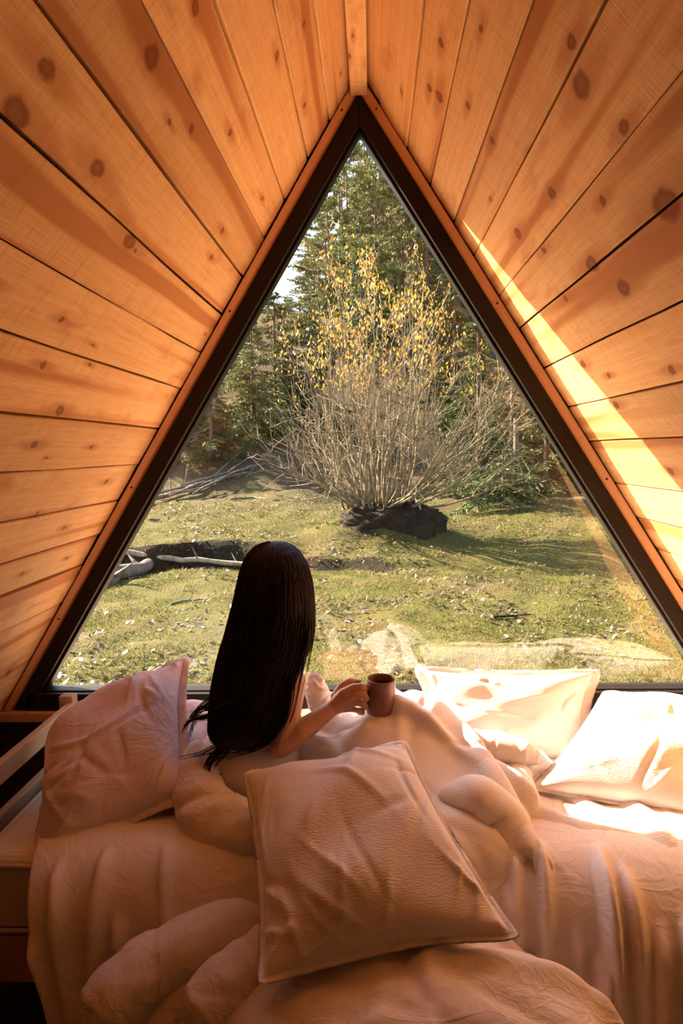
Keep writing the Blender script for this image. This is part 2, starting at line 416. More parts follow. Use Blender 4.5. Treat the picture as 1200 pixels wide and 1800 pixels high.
# ------------------------------------------------------------------ outdoors: meadow, hillside, trees
def sstep(a, b, x):
    t = np.clip((x-a)/(b-a), 0, 1); return t*t*(3-2*t)
_ph = RNG.uniform(0, 6.28, (24,)); _fr = RNG.uniform(0.25, 2.2, (24, 2)) * RNG.choice([-1, 1], (24, 2)); _am = 0.05/np.hypot(_fr[:, 0], _fr[:, 1])
def bumps(x, y):
    x = np.asarray(x, float); y = np.asarray(y, float); s = 0
    for i in range(24): s = s + _am[i]*np.sin(_fr[i, 0]*x + _fr[i, 1]*y + _ph[i])
    return s
def softp(h, k=1.2): return np.where(h > 20, h, np.log1p(np.exp(np.clip(h*k, -40, 40)))/k)
BUSH = atY(655, 948, 14.0)
def ground(x, y):
    x = np.asarray(x, float); y = np.asarray(y, float)
    z = -0.50 + 0.10*sstep(9.5, 5, y)
    yy = y + 0.35*np.sin(x*0.9+1.0) + 0.16*np.sin(x*2.7) + 0.05*np.sin(x*6.1) + 0.28*np.minimum(x-0.5, 0)*0 
    lf = 1 - 0.62*sstep(-2.3, -1.2, x) - 0.30*sstep(-.2, 1.5, x)
    z = z - 0.12*lf*np.exp(-((yy-11.5)/0.5)**2) + 0.40*lf*sstep(11.7, 12.05, yy) + 0.16*(1-lf)*sstep(11, 15, y)
    z = z + np.clip(y-12, 0, 30)*0.028
    hy = softp(y - (22.0 + 1.5*np.sin(x*0.21+0.5))) 
    z = z + np.where(hy < 24, hy*0.40, 24*0.40 + 3*np.tanh((hy-24)/12))
    z = z + 0.75*np.clip(y-38, 0, 34)*sstep(-3.5, 4.5, x)
    d = np.hypot((x-BUSH[0]-0.15)/1.15, (y-BUSH[1]-.1)/0.9); z = z + 0.62*np.exp(-(d**2)*1.1)
    amp = 0.35 + 0.9*sstep(8, 25, y)
    return z + bumps(x, y)*amp*0.55 + 0.035*np.sin(x*4.3+y*3.1)*np.sin(y*5.7-x*2.2)
def leaf_mat(name, cols, trans=0.35, rough=0.6):
    t = NT(name); geo = t.n('ShaderNodeNewGeometry'); isl = geo.outputs['Random Per Island']
    r = t.rand()
    c = t.mix(t.mapr(isl, 0.0, 1.0, 0, 1, smooth=False), cols[0], cols[1])
    n = t.noise(geo.outputs['Position'], 0.9, 2.0)
    c = t.mix(t.mapr(n, 0.42, 0.66), c, cols[2])
    hs = t.n('ShaderNodeHueSaturation'); t.set(hs.inputs['Color'], c); t.set(hs.inputs['Value'], t.mapr(r, 0, 1, 0.75, 1.2, smooth=False))
    d = t.bsdf(hs.outputs[0], rough, Specular_IOR_Level=0.3)
    tl = t.n('ShaderNodeBsdfTranslucent'); t.set(tl.inputs[0], hs.outputs[0])
    mx = t.n('ShaderNodeMixShader'); mx.inputs[0].default_value = trans
    t.t.links.new(d, mx.inputs[1]); t.t.links.new(tl.outputs[0], mx.inputs[2])
    return t.done(mx.outputs[0])
def bark_mat(name, a, b, sc=18):
    t = NT(name); p = t.obj(); n = t.noise(t.scl(p, (sc, sc, sc*0.25)), 1.0, 4.0, 0.65)
    c = t.mix(t.mapr(n, 0.35, 0.65), a, b)
    return t.done(t.bsdf(c, 0.85, t.bump(n, 0.6, 0.02), Specular_IOR_Level=0.15))
def ground_mat():
    t = NT('meadow_ground'); geo = t.n('ShaderNodeNewGeometry'); P = geo.outputs['Position']; x, y, z = t.sep(P)[:3]
    nz = t.sep(geo.outputs['True Normal'])[2]
    n1 = t.noise(P, 0.55, 3.0); n2 = t.noise(P, 3.1, 4.0, 0.65); n3 = t.noise(P, 16.0, 4.0, 0.7); n4 = t.noise(P, 60.0, 2.0, 0.6)
    g = t.mix(t.mapr(n3, 0.35, 0.65), (0.055, 0.058, 0.010), (0.086, 0.078, 0.018))
    g = t.mix(t.mapr(n2, 0.45, 0.65, 0, 0.75), g, (0.102, 0.076, 0.024))
    g = t.mix(t.mapr(n1, 0.50, 0.66, 0, 0.55), g, (0.098, 0.071, 0.035))
    g = t.mix(t.mapr(n4, 0.55, 0.75, 0, 0.7), g, (0.020, 0.024, 0.005))
    # leaf litter on the hillside, bare earth on the steep bank
    lit = t.mix(t.mapr(n3, 0.38, 0.62), (0.046, 0.031, 0.018), (0.105, 0.076, 0.046))
    yy = t.math('ADD', y, t.math('MULTIPLY', t.math('SUBTRACT', n1, 0.5), 9.0))
    g = t.mix(t.mapr(yy, 16.0, 24.0, 0.0, 0.9), g, lit)
    earth = t.mix(t.mapr(n3, 0.4, 0.6), (0.010, 0.007, 0.005), (0.026, 0.020, 0.010))
    near = t.mapr(y, 17.0, 15.5)
    g = t.mix(t.math('MULTIPLY', near, t.mapr(nz, 0.93, 0.82)), g, earth)
    h = t.math('ADD', n3, t.math('MULTIPLY', n4, 0.5))
    return t.done(t.bsdf(g, 0.9, t.bump(h, 0.8, 0.08), Specular_IOR_Level=0.1))
M_GROUND = ground_mat()
gy = np.concatenate([np.arange(2.62, 10, .10), np.arange(10, 16.5, .07), np.arange(16.5, 30, .3), np.arange(30, 60, 1.5), np.arange(60, 140, 10)])
gx = np.concatenate([-np.arange(80, 12, -4.0), np.arange(-12, -7, .4), np.arange(-7, 7, .11), np.arange(7, 12, .4), np.arange(12, 81, 4.0)])
GX, GY = np.meshgrid(gx, gy); GZ = ground(GX, GY)
V = np.stack([GX.ravel(), GY.ravel(), GZ.ravel()], 1); nx = len(gx)
ii = (np.arange(len(gy)-1)[:, None]*nx + np.arange(nx-1)[None]).ravel()
me = fast_mesh('meadow', V, np.stack([ii, ii+1, ii+nx+1, ii+nx], 1), True)
o = link('meadow_ground', me, M_GROUND); tag(o, kind='structure')
# plain ground around and under the cabin
mb = MB(); mb.box(-80, 80, -30, 2.66, -.62, -.52); o = link('yard_ground', mb.mesh('yard'), M_GROUND); tag(o, kind='structure')

# grass blades: uncountable
def scatter(n, y0, y1, seed, power=1.0):
    r = np.random.default_rng(seed); d = y0 + (y1-y0)*r.random(n)**power
    x = (r.random(n)-.5)*2*(d*0.60+.6) + d*0.045; return x, d, r
def blades(n, y0, y1, hmin, hmax, w, seed, power):
    x, d, r = scatter(n, y0, y1, seed, power)
    clump = bumps(x*3.1+4, d*3.3)+bumps(x*6.7, d*7.1+9); keep = clump > r.normal(0.0, .05, n)-.045; x = x[keep]; d = d[keep]; n = len(x)
    z = ground(x, d); a = r.random(n)*2*pi; h = (hmin+(hmax-hmin)*r.random(n)**2); le = h*r.uniform(.2, 1.1, n); b = r.random(n)*2*pi
    ww = w*r.uniform(.6, 1.4, n)*(1+d*.05)
    P = np.stack([x, d, z-.005], 1); S = np.stack([np.cos(a)*ww, np.sin(a)*ww, 0*a], 1)
    T = P + np.stack([np.cos(b)*le, np.sin(b)*le, h], 1)
    V = np.empty((n*3, 3)); V[0::3] = P-S; V[1::3] = P+S; V[2::3] = T
    return fast_mesh('grass', V, np.arange(n*3).reshape(-1, 3))
M_GRASS = leaf_mat('grass_blades', ((0.060, 0.071, 0.011), (0.102, 0.095, 0.020), (0.128, 0.091, 0.032)), 0.45, 0.5)
o = link('meadow_grass', blades(150000, 3.4, 19.0, .02, .075, .0045, 5, 1.25), M_GRASS); tag(o, 'short yellow green grass covering the meadow outside the window', 'grass', kind='stuff')
# fallen dry leaves
def litter(n, y0, y1, size, seed, power):
    x, d, r = scatter(n, y0, y1, seed, power); 
    keep = (bumps(x*2.1+9, d*1.7)+.04*(d > 12) + .05*(np.hypot(x-BUSH[0], d-BUSH[1]) < 4)) > r.normal(0.02, .06, n); x = x[keep]; d = d[keep]; n = len(x)
    z = ground(x, d)+.018; s = size*r.uniform(.5, 1.5, n); a = r.random(n)*2*pi; tx = r.normal(0, .35, (n, 2))
    A = np.stack([np.cos(a)*s, np.sin(a)*s, tx[:, 0]*s], 1); B = np.stack([-np.sin(a)*s*.45, np.cos(a)*s*.45, tx[:, 1]*s*.6], 1); P = np.stack([x, d, z], 1)
    V = np.empty((n*4, 3)); V[0::4] = P-A; V[1::4] = P-B; V[2::4] = P+A; V[3::4] = P+B
    return fast_mesh('litter', V, np.arange(n*4).reshape(-1, 4))
M_LITTER = leaf_mat('dry_leaves', ((0.122, 0.087, 0.055), (0.075, 0.043, 0.021), (0.159, 0.124, 0.087)), 0.15, 0.45)
o = link('fallen_leaves', litter(26000, 4.5, 22, .032, 8, 1.0), M_LITTER); tag(o, 'pale dry leaves scattered over the meadow grass', 'leaves', kind='stuff')

# conifers
def conifer_mesh(seed, H, R, kind):
    r = np.random.default_rng(seed); V = []; Q = 0
    tr = MB()
    nseg = 9; pts = []; rad = []; sway = r.normal(0, .012*H, (2,))
    for k in range(nseg+1):
        f = k/nseg; pts.append((sway[0]*f*f, sway[1]*f*f, H*f)); rad.append(.022*H*(1-f)**.8*.8+.012)
    tr.tube(pts, rad, 7)
    lo = .06 if kind == 'spruce' else .30
    nb = int((26 if kind == 'spruce' else 17)*H/2.2)
    C = []; D = []; Wd = []; Hh = []
    for b in range(nb):
        f = lo + (1-lo)*(b+r.random())/nb
        prof = (1-f)/(1-lo) if kind == 'spruce' else math.sin(pi*min(1, ((1-f)/(1-lo))*.72+.16))
        L = R*(prof**.8*.94+.06)*r.uniform(.72, 1.15); az = r.random()*2*pi
        p0 = np.array([sway[0]*f*f, sway[1]*f*f, H*f]); out = np.array([cos(az), sin(az), 0.0]); sd = np.array([-sin(az), cos(az), 0.0])
        up0 = (.25-.55*(1-f)) if kind == 'spruce' else r.uniform(.05, .45)
        ns = max(4, int(L*6.5))
        prev = p0
        bp = [p0]
        for k in range(1, ns+1):
            s = k/ns; z = up0*L*s - (.32*L*s*s if kind == 'spruce' else .10*L*s*s) + (.16*L*s**4 if kind == 'spruce' else 0)
            p = p0 + out*L*s + np.array([0, 0, z]) + r.normal(0, .018, 3); bp.append(p)
            if s < .18 or (kind == 'pine' and s < .42): continue
            tw = (.16 + .34*(1-s))*L*.62+.13
            m = 6 if kind == 'spruce' else 9
            for q in range(m):
                side = 1 if q % 2 else -1
                dr = out*r.uniform(.25, .9) + sd*side*r.uniform(.35, 1.0) + np.array([0, 0, r.uniform(-.75, .05) if kind == 'spruce' else r.uniform(-.25, .75)])
                dr /= np.linalg.norm(dr); ln = tw*r.uniform(.45, 1.0)
                if kind == 'pine': ln = r.uniform(.14, .32)
                # each twig: a few needle sprays along it
                nn = 3
                for e in range(nn):
                    c = p + dr*ln*(e/nn) + r.normal(0, .02, 3); d2 = dr + r.normal(0, .38, 3) + (np.array([0, 0, -.25]) if kind == 'spruce' else 0); d2 /= np.linalg.norm(d2)
                    C.append(c); D.append(d2*ln/nn*1.9+d2*.05); Wd.append(r.uniform(.018, .036))
        if b % 2 == 0: tr.tube(bp[::2] if len(bp) > 4 else bp, [.012+.012*L*(1-i/len(bp[::2] if len(bp) > 4 else bp)) for i in range(len(bp[::2] if len(bp) > 4 else bp))], 3, False)
    C = np.array(C); D = np.array(D); Wd = np.array(Wd); n = len(C)
    rn = r.normal(0, 1, (n, 3)); S = np.cross(D, rn); S /= np.linalg.norm(S, axis=1, keepdims=True)+1e-9; S *= Wd[:, None]
    Vv = np.empty((n*4, 3)); Vv[0::4] = C; Vv[1::4] = C+D*.45+S; Vv[2::4] = C+D; Vv[3::4] = C+D*.45-S
    return tr.mesh('trunk', True), fast_mesh('foliage', Vv, np.arange(n*4).reshape(-1, 4)), n
M_SPRUCE = leaf_mat('spruce_needles', ((0.033, 0.052, 0.012), (0.061, 0.078, 0.016), (0.044, 0.061, 0.013)), 0.3)
M_PINEN = leaf_mat('pine_needles', ((0.055, 0.078, 0.020), (0.099, 0.115, 0.031), (0.075, 0.092, 0.026)), 0.3)
M_BARK = bark_mat('conifer_bark', (0.048, 0.034, 0.024), (0.125, 0.086, 0.062), 9)
PROTO = {}; PRAD = {'spruce_a': 2.2, 'spruce_b': 2.3, 'pine_a': 2.3, 'pine_b': 2.7, 'low': 2.3}
for key, (sd_, H_, R_, kd) in {'spruce_a': (1, 9.0, 2.2, 'spruce'), 'spruce_b': (2, 7.0, 2.3, 'spruce'), 'pine_a': (3, 11.0, 2.3, 'pine'), 'pine_b': (4, 10.0, 2.7, 'pine'), 'low': (5, 2.2, 2.3, 'spruce')}.items():
    a, b, n = conifer_mesh(sd_, H_, R_, kd); PROTO[key] = (a, b, H_)
def tree(name, key, px, Y, top, label, group=None, wide=1.0, rz=None, crown=2.0):
    a, b, H_ = PROTO[key]; d = ray(px, 800); X = CAM[0] + d[0]/d[1]*Y; z0 = float(ground(X, Y)) - .08
    zt = atY(px, top, Y)[2]; s = max(.15, (zt - z0)/H_)
    root = empty(name, (X, Y, z0)); tag(root, label, 'tree', group)
    sw = wide*(s*.62 + .38 if key != 'low' else s)
    sw = min(sw, crown/PRAD[key])
    rot = random.uniform(0, 6.28) if rz is None else rz
    for nm, me, mt in (('trunk', a, M_BARK), ('foliage', b, M_SPRUCE if key[:2] in ('sp', 'lo') else M_PINEN)):
        c = link(nm, me, mt, root); c.scale = (sw, sw, s); c.rotation_euler = (0, 0, rot)
        if nm == 'foliage': c['kind'] = 'stuff'
    return root
tree('spruce_tree', 'spruce_b', 372, 24.0, 640, 'dense dark spruce with branches to the ground at the left of the meadow', wide=.95)
tree('spruce_tree', 'spruce_b', 318, 27.0, 690, 'smaller dark spruce half hidden by the left window frame')
tree('spruce_tree', 'spruce_a', 425, 31.0, 585, 'slim spruce behind the dense dark one on the left')
tree('spruce_tree', 'spruce_b', 487, 27.5, 512, 'sunlit yellow green conifer left of the bare bush below the blue sky gap', wide=.95)
tree('pine_tree', 'pine_b', 566, 31.0, 425, 'loose crowned pine left of centre with sky beside it', crown=1.3)
tree('spruce_tree', 'spruce_b', 448, 25.5, 560, 'yellow green spruce between the sunlit conifer and the dense dark spruce')
tree('pine_tree', 'pine_a', 588, 33.4, 300, 'sunlit pine whose crown reaches left of the window apex', crown=1.3)
tree('pine_tree', 'pine_b', 617, 36.0, 215, 'tall sunlit pine straight below the window apex', crown=1.4)
tree('pine_tree', 'pine_a', 664, 33.2, 190, 'tall pine with a pale trunk just right of the window apex', crown=1.4)
tree('pine_tree', 'pine_b', 712, 35.6, 275, 'bushy dark green pine along the right window frame near the top', crown=1.5)
tree('spruce_tree', 'spruce_a', 752, 32.2, 345, 'dark pointed spruce by the right frame above the yellow leaves', crown=1.5)
tree('pine_tree', 'pine_b', 640, 29.6, 415, 'full green pine rising right behind the top of the bare bush', crown=1.7)
tree('spruce_tree', 'spruce_a', 800, 28.0, 430, 'shaded spruce right behind the right half of the bush', crown=1.7)
tree('spruce_tree', 'spruce_a', 842, 20.5, 545, 'sunlit spruce with drooping branches right of the bare bush', wide=1.0)
tree('spruce_tree', 'spruce_b', 900, 24.0, 560, 'dark spruce in shade behind the drooping one')
tree('spruce_bush', 'low', 885, 18.2, 792, 'low bright green spruce bush at the meadow edge on the right', wide=1.15)
tree('spruce_tree', 'spruce_b', 960, 22.5, 640, 'dark spruce at the right end of the forest edge')
tree('spruce_tree', 'spruce_b', 560, 27.5, 560, 'shaded conifer behind the left half of the bare bush')
FG = 'trees filling the forest on the hillside'
rr = random.Random(4)
def skyline(px): return 545 if px < 490 else (545-(px-490)*2.2 if px < 545 else (424-(px-545)*3.0 if px < 600 else 190))
for row, Y0 in enumerate((39.3, 43.0, 47.0, 52.0, 57.0)):
    for col in range(9):
        X = -10.5 + col*3.5 + (row % 2)*1.75 + rr.uniform(-.3, .3); Y = Y0 + rr.uniform(-.5, .5)
        px = 600 + F*(AX[0] @ np.array([X, Y, 2.0]))/(AX[2] @ np.array([X, Y, 2.0]))
        tree('forest_tree', rr.choice(['pine_a', 'spruce_a', 'spruce_a', 'pine_b']), px, Y, skyline(px) + rr.uniform(0, 110) - (70 if row == 4 and px > 600 else 0), 'conifer standing in the thick of the forest on the hillside', FG, crown=1.9)
for i, px in enumerate((-420, -250, -120, -20, 60, 150, 225, 270, 1010, 1080, 1150, 1240, 1340, 1460, 1600)):
    tree('forest_tree', 'spruce_a' if i % 2 else 'pine_b', px, rr.uniform(25, 33), rr.uniform(500, 640) if px < 600 else rr.uniform(330, 520), 'conifer standing in the thick of the forest on the hillside', FG)

# the bare many-stemmed bush
M_STEM = bark_mat('bush_bark', (0.233, 0.180, 0.110), (0.117, 0.084, 0.048), 14)
M_YLEAF = leaf_mat('yellow_leaves', ((0.365, 0.169, 0.020), (0.424, 0.243, 0.043), (0.266, 0.141, 0.026)), 0.5, 0.35)
M_EARTH = bark_mat('root_earth', (0.010, 0.006, 0.003), (0.020, 0.012, 0.006), 8)
def build_bush():
    r = np.random.default_rng(21); bx, by = BUSH[0]+.12, BUSH[1]; bz = float(ground(bx, by)) - .12
    root = empty('bare_bush', (bx, by, bz)); tag(root, 'large bare many-stemmed bush with yellow leaves on its upper twigs', 'bush')
    leaves = []; twigs = MB()
    def grow(p, d, L, n, wob, upb):
        pts = [p.copy()]
        for k in range(n):
            d = d + r.normal(0, wob, 3) + np.array([0, 0, upb]); d /= np.linalg.norm(d); p = p + d*L/n; pts.append(p.copy())
        return pts
    for i in range(62):
        az = r.random()*2*pi; tilt = radians(80)*r.random()**.72
        d = np.array([cos(az)*sin(tilt), sin(az)*sin(tilt)*.8, cos(tilt)])
        p = np.array([cos(az)*r.uniform(.1, .75), sin(az)*r.uniform(.1, .5), r.uniform(0, .18)])
        L = r.uniform(3.7, 5.3)*(1-.38*(tilt/radians(80))) * (r.uniform(.45, 1) if r.random() < .35 else 1)
        main = grow(p, d, L, 11, .085, .045)
        mb = MB(); r0 = r.uniform(.014, .032)
        mb.tube(main, [r0*(1-.8*k/11)+.003 for k in range(12)], 5)
        stm = mb
        for b in range(int(r.integers(6, 11))):
            k = int(r.integers(3, 11)); q = main[k]; dd = (main[min(k+1, 11)]-main[k-1]); dd /= np.linalg.norm(dd)
            dd = dd + r.normal(0, .42, 3); dd /= np.linalg.norm(dd)
            bl = r.uniform(.6, 1.7)*(1-.4*k/11); sub = grow(q, dd, bl, 6, .12, .05)
            stm.tube(sub, [max(.0035, r0*.42*(1-.75*j/6)) for j in range(7)], 3, False)
            for w in range(int(r.integers(3, 6))):
                j = int(r.integers(1, 7)); e = (sub[min(j+1, 6)]-sub[j-1]); e /= np.linalg.norm(e)+1e-9; e = e + r.normal(0, .55, 3); e /= np.linalg.norm(e)
                tw = grow(sub[j], e, r.uniform(.25, .8), 4, .12, .04)
                twigs.tube(tw, [.0055, .005, .0045, .004, .003], 3, False)
                for lp in tw[1:]:
                    hgt = lp[2]
                    if hgt > 2.4 and r.random() < (hgt-2.3)*.30: leaves.append(lp)
        link('stem', stm.mesh('stem', True), M_STEM, root)
    t = link('twigs', twigs.mesh('twigs'), M_STEM, root); t['kind'] = 'stuff'
    P = np.repeat(np.array(leaves), 3, 0); n = len(P); P = P + r.normal(0, .05, (n, 3))
    D = r.normal(0, .5, (n, 3)); D[:, 2] = -np.abs(D[:, 2])-.7; D /= np.linalg.norm(D, axis=1, keepdims=True); L = r.uniform(.05, .11, n)[:, None]
    S = np.cross(D, r.normal(0, 1, (n, 3))); S /= np.linalg.norm(S, axis=1, keepdims=True); S *= L*.20
    V = np.empty((n*4, 3)); V[0::4] = P; V[1::4] = P+D*L*.5+S; V[2::4] = P+D*L; V[3::4] = P+D*L*.5-S
    t = link('yellow_foliage', fast_mesh('leaves', V, np.arange(n*4).reshape(-1, 4)), M_YLEAF, root); t['kind'] = 'stuff'; t['label'] = 'yellow autumn leaves on the upper twigs'
    # dark earthy root crown
    mb = MB(); nu, nv = 40, 14; vs = []; fs = []
    for a in range(nv+1):
        for b in range(nu):
            th = pi*.5*a/nv; ph = 2*pi*b/nu; k = 1+.08*sin(5*ph+a*.4)+.06*sin(11*ph-a*.9)+.06*r.normal()
            vs.append((1.1*k*cos(th)*cos(ph)+.25, .65*k*cos(th)*sin(ph)-.15, .48*k*sin(th)**.8-.34-(.25 if a == 0 else 0)))
    for a in range(nv):
        for b in range(nu): fs.append((a*nu+b, a*nu+(b+1) % nu, (a+1)*nu+(b+1) % nu, (a+1)*nu+b))
    mb.add(vs, fs); t = link('root_crown', mb.mesh('root', True), M_EARTH, root); t['label'] = 'dark earthy root mound'
build_bush()

# logs and fallen branches
M_DEAD = bark_mat('weathered_wood', (0.147, 0.128, 0.101), (0.077, 0.062, 0.047), 12)
M_BIRCH = bark_mat('pale_bark', (0.273, 0.214, 0.154), (0.158, 0.112, 0.073), 7)
def on_ground(px, py, lift=0.0, y0=4.0):
    ys = np.linspace(y0, 45, 1600); d = ray(px, py); X = d[0]/d[1]*ys; Z = CAM[2] + d[2]/d[1]*ys; g = ground(X, ys)
    k = np.argmax(Z <= g); return np.array([X[k], ys[k], g[k]+lift])
def limb(name, pix, rads, mat, label, cat='branch', group=None, lift=.04, twigs=0, seed=0):
    P = [on_ground(a, b, lift + (l[0] if l else 0)) for a, b, *l in pix]
    r = np.random.default_rng(seed); pts = []; rd = []; n = 5
    for i in range(len(P)-1):
        for k in range(n):
            f = k/n; pts.append(P[i]*(1-f)+P[i+1]*f + r.normal(0, rads[0]*.22, 3)); rd.append((rads[i]*(1-f)+rads[i+1]*f)*r.uniform(.88, 1.1))
    pts.append(P[-1]); rd.append(rads[-1]); c = Vector(pts[0])
    root = empty(name, c); tag(root, label, cat, group)
    mb = MB(); mb.tube([Vector(p)-c for p in pts], rd, 9); link('trunk' if rads[0] > .06 else 'stick', mb.mesh('limb', True), mat, root)
    for k in range(twigs):
        i = int(r.integers(1, len(pts)-1)); d = np.array([r.normal(0, .5), r.normal(0, .4), r.uniform(.1, .9)]); L = r.uniform(.15, .6)*min(1.0, rads[0]*18)
        mb = MB(); q = pts[i]; mb.tube([Vector(q)-c, Vector(q+d*L*.5)-c, Vector(q+d*L+r.normal(0, .05, 3))-c], [rd[i]*.4, rd[i]*.3, .004], 5); link('twig', mb.mesh('twig'), mat, root)
    return root
limb('fallen_pole', [(188, 978), (300, 996), (420, 1003), (520, 1008)], [.055, .05, .045, .03], M_BIRCH, 'long pale fallen pole lying left of the person', 'log', lift=.12, twigs=5, seed=1)
limb('weathered_log', [(140, 1050), (190, 1026), (262, 1001)], [.14, .13, .11], M_DEAD, 'short thick weathered grey log below the fallen pole', 'log', lift=.06, twigs=2, seed=2)
limb('fallen_branch', [(235, 893), (320, 869), (400, 842), (447, 822)], [.07, .06, .05, .03], M_DEAD, 'thick grey branch lying up the slope at the left', seed=3, twigs=7, lift=.1)
BG = 'fallen branches heaped on the slope at the left'
for i, (pp, s) in enumerate([([(250, 888), (330, 872), (380, 860)], 4), ([(300, 880), (370, 850), (425, 800), (440, 768)], 5), ([(340, 876), (420, 835), (470, 822)], 6), ([(270, 878), (350, 858), (440, 838)], 7), ([(318, 862), (400, 838), (455, 800)], 8)]):
    limb('fallen_branch', pp, [.04, .035, .025, .015][:len(pp)], M_DEAD, 'thin grey branch in the heap of fallen branches on the slope', group=BG, seed=s, twigs=4, lift=.15)
limb('fallen_stick', [(405, 880), (445, 877), (490, 882)], [.035, .03, .02], M_DEAD, 'short pale stick on the grass right of the branch heap', 'stick', seed=11, twigs=2)
limb('fallen_stick', [(262, 916), (280, 917)], [.035, .03], M_DEAD, 'small pale stick stub on the grass below the branch heap', 'stick', seed=12)
limb('fallen_twig', [(866, 1088), (900, 1087), (934, 1083)], [.014, .012, .006], M_EARTH, 'dark twig lying on the open grass at the right', 'twig', seed=13, twigs=3, lift=.02)
limb('fallen_stick', [(300, 1064), (350, 1056), (368, 1055)], [.018, .014, .008], M_DEAD, 'thin grey stick in the grass below the weathered log', 'stick', seed=14, twigs=1, lift=.02)
# stakes and the broken stump
def stake(px, py0, py1, rad, mat, name, label, cat, group=None, lean=(0, 0)):
    b = on_ground(px, py0); t = atY(px+lean[0], py1, b[1]); root = empty(name, b); tag(root, label, cat, group)
    mb = MB(); q = [Vector((0, 0, -.1)), (Vector(t)-Vector(b))*.5+Vector((.02, 0, 0)), Vector(t)-Vector(b)]; mb.tube(q, [rad, rad*.9, rad*.6], 7); link('shaft', mb.mesh('shaft', True), mat, root)
    mb = MB(); s = q[1]; mb.tube([s, s+Vector((.1, -.02, .12))], [rad*.4, rad*.15], 4); link('twig', mb.mesh('twig'), mat, root)
SG = 'thin stakes standing on the slope at the left'
for px, p0, p1, ln in ((287, 872, 836, -4), (302, 868, 832, -6), (322, 858, 815, 8)):
    stake(px, p0, p1, .022, M_DEAD, 'thin_stake', 'thin bare stake standing on the slope by the branch heap', 'stake', SG, (ln, 0))
stake(738, 925, 888, .03, M_DEAD, 'short_stake', 'short pale stake standing at the foot of the bare bush', 'stake')
stake(906, 885, 735, .10, M_BARK, 'broken_trunk', 'broken bare tree trunk standing behind the low spruce bush', 'stump')
# ------------------------------------------------------------------ cloth solver (position based, numpy)
def sd_prims(prims):
    def f(P):
        d = np.full(len(P), 1e9)
        for pr in prims:
            if pr[0] == 'box':
                q = np.abs(P-pr[1])-(np.array(pr[2])-pr[3]); v = np.linalg.norm(np.maximum(q, 0), axis=1)+np.minimum(q.max(1), 0)-pr[3]
            elif pr[0] == 'ell':
                p = P-pr[1]; r = np.array(pr[2]); k0 = np.linalg.norm(p/r, axis=1)+1e-6; k1 = np.linalg.norm(p/r**2, axis=1)+1e-6; v = k0*(k0-1)/k1
            elif pr[0] == 'cap':
                a, b = np.array(pr[1]), np.array(pr[2]); ab = b-a; t = np.clip((P-a)@ab/(ab@ab), 0, 1); v = np.linalg.norm(P-a-t[:, None]*ab, axis=1)-(pr[3]*(1-t)+pr[4]*t)
            else:
                v = P[:, 2]-pr[1]
            d = np.minimum(d, v)
        return d
    return f
def collide(P, prev, sdf, th, fr):
    d = sdf(P); m = d < th
    if not m.any(): return
    Q = P[m]; e = 1e-3; g = np.empty_like(Q)
    for k in range(3):
        o = np.zeros(3); o[k] = e; g[:, k] = sdf(Q+o)-sdf(Q-o)
    g /= np.linalg.norm(g, axis=1, keepdims=True)+1e-9
    Q2 = Q+g*np.minimum(th-d[m], .03)[:, None]
    P[m] = Q2; pv = prev[m]; dv = Q2-pv; dv -= g*(dv*g).sum(1)[:, None]; prev[m] = pv+dv*fr
def grid_constraints(n, m, hx, hy, bend, shear=.6, bend4=0.0):
    I = np.arange(n*m).reshape(n, m); C = []
    def add(A, B, rest, k, axis, per):
        ia = np.arange(A.shape[axis])
        for c in range(per):
            s = [slice(None), slice(None)]; s[axis] = (ia // (per//2 if per > 2 else 1)) % 2 == c if per == 2 else None
        return
    def pairs(dx, dy, k):
        rest = np.hypot(dx*hx, dy*hy); st = max(abs(dx), abs(dy))
        ax_x = dx != 0
        for par in (0, 1):
            L = []
            for i in range(n):
                if ax_x and (i//abs(dx)) % 2 != par: continue
                if not 0 <= i+dx < n: continue
                js = np.arange(m); js = js[(js+dy >= 0) & (js+dy < m)]
                if not ax_x: js = js[(js//abs(dy)) % 2 == par]
                L.append(np.stack([I[i, js], I[i+dx, js+dy]], 1))
            if L:
                L = np.concatenate(L); C.append((L[:, 0], L[:, 1], rest, k))
    pairs(1, 0, 1.0); pairs(0, 1, 1.0); pairs(1, 1, shear); pairs(1, -1, shear)
    if bend > 0: pairs(2, 0, bend); pairs(0, 2, bend)
    if bend4 > 0: pairs(4, 0, bend4); pairs(0, 4, bend4)
    return C
def satisfy(P, C):
    for a, b, rest, k in C:
        d = P[b]-P[a]; L = np.sqrt((d*d).sum(1))+1e-9; c = d*(k*.5*(L-rest)/L)[:, None]
        P[a] += c; P[b] -= c
def drape(P, n, m, hx, hy, sdf, steps=110, iters=5, th=.006, bend=.25, bend4=0.0, fr=.35, damp=.94, g=.0016, pins=None, shear=.6, seed=0):
    P = P.reshape(-1, 3).copy(); P += np.random.default_rng(seed).normal(0, .0015, P.shape); prev = P.copy()
    C = grid_constraints(n, m, hx, hy, bend, shear, bend4); pin0 = P[pins].copy() if pins is not None else None
    for s in range(steps):
        v = (P-prev)*damp; prev = P.copy(); P = P+v; P[:, 2] -= g
        for k in range(iters):
            satisfy(P, C)
            if pins is not None: P[pins] = pin0
        collide(P, prev, sdf, th, fr)
    return P.reshape(n, m, 3)
def smooth_grid(G, k=1):
    for _ in range(k):
        H = G.copy(); H[1:-1, 1:-1] = .5*G[1:-1, 1:-1]+.125*(G[:-2, 1:-1]+G[2:, 1:-1]+G[1:-1, :-2]+G[1:-1, 2:]); G = H
    return G
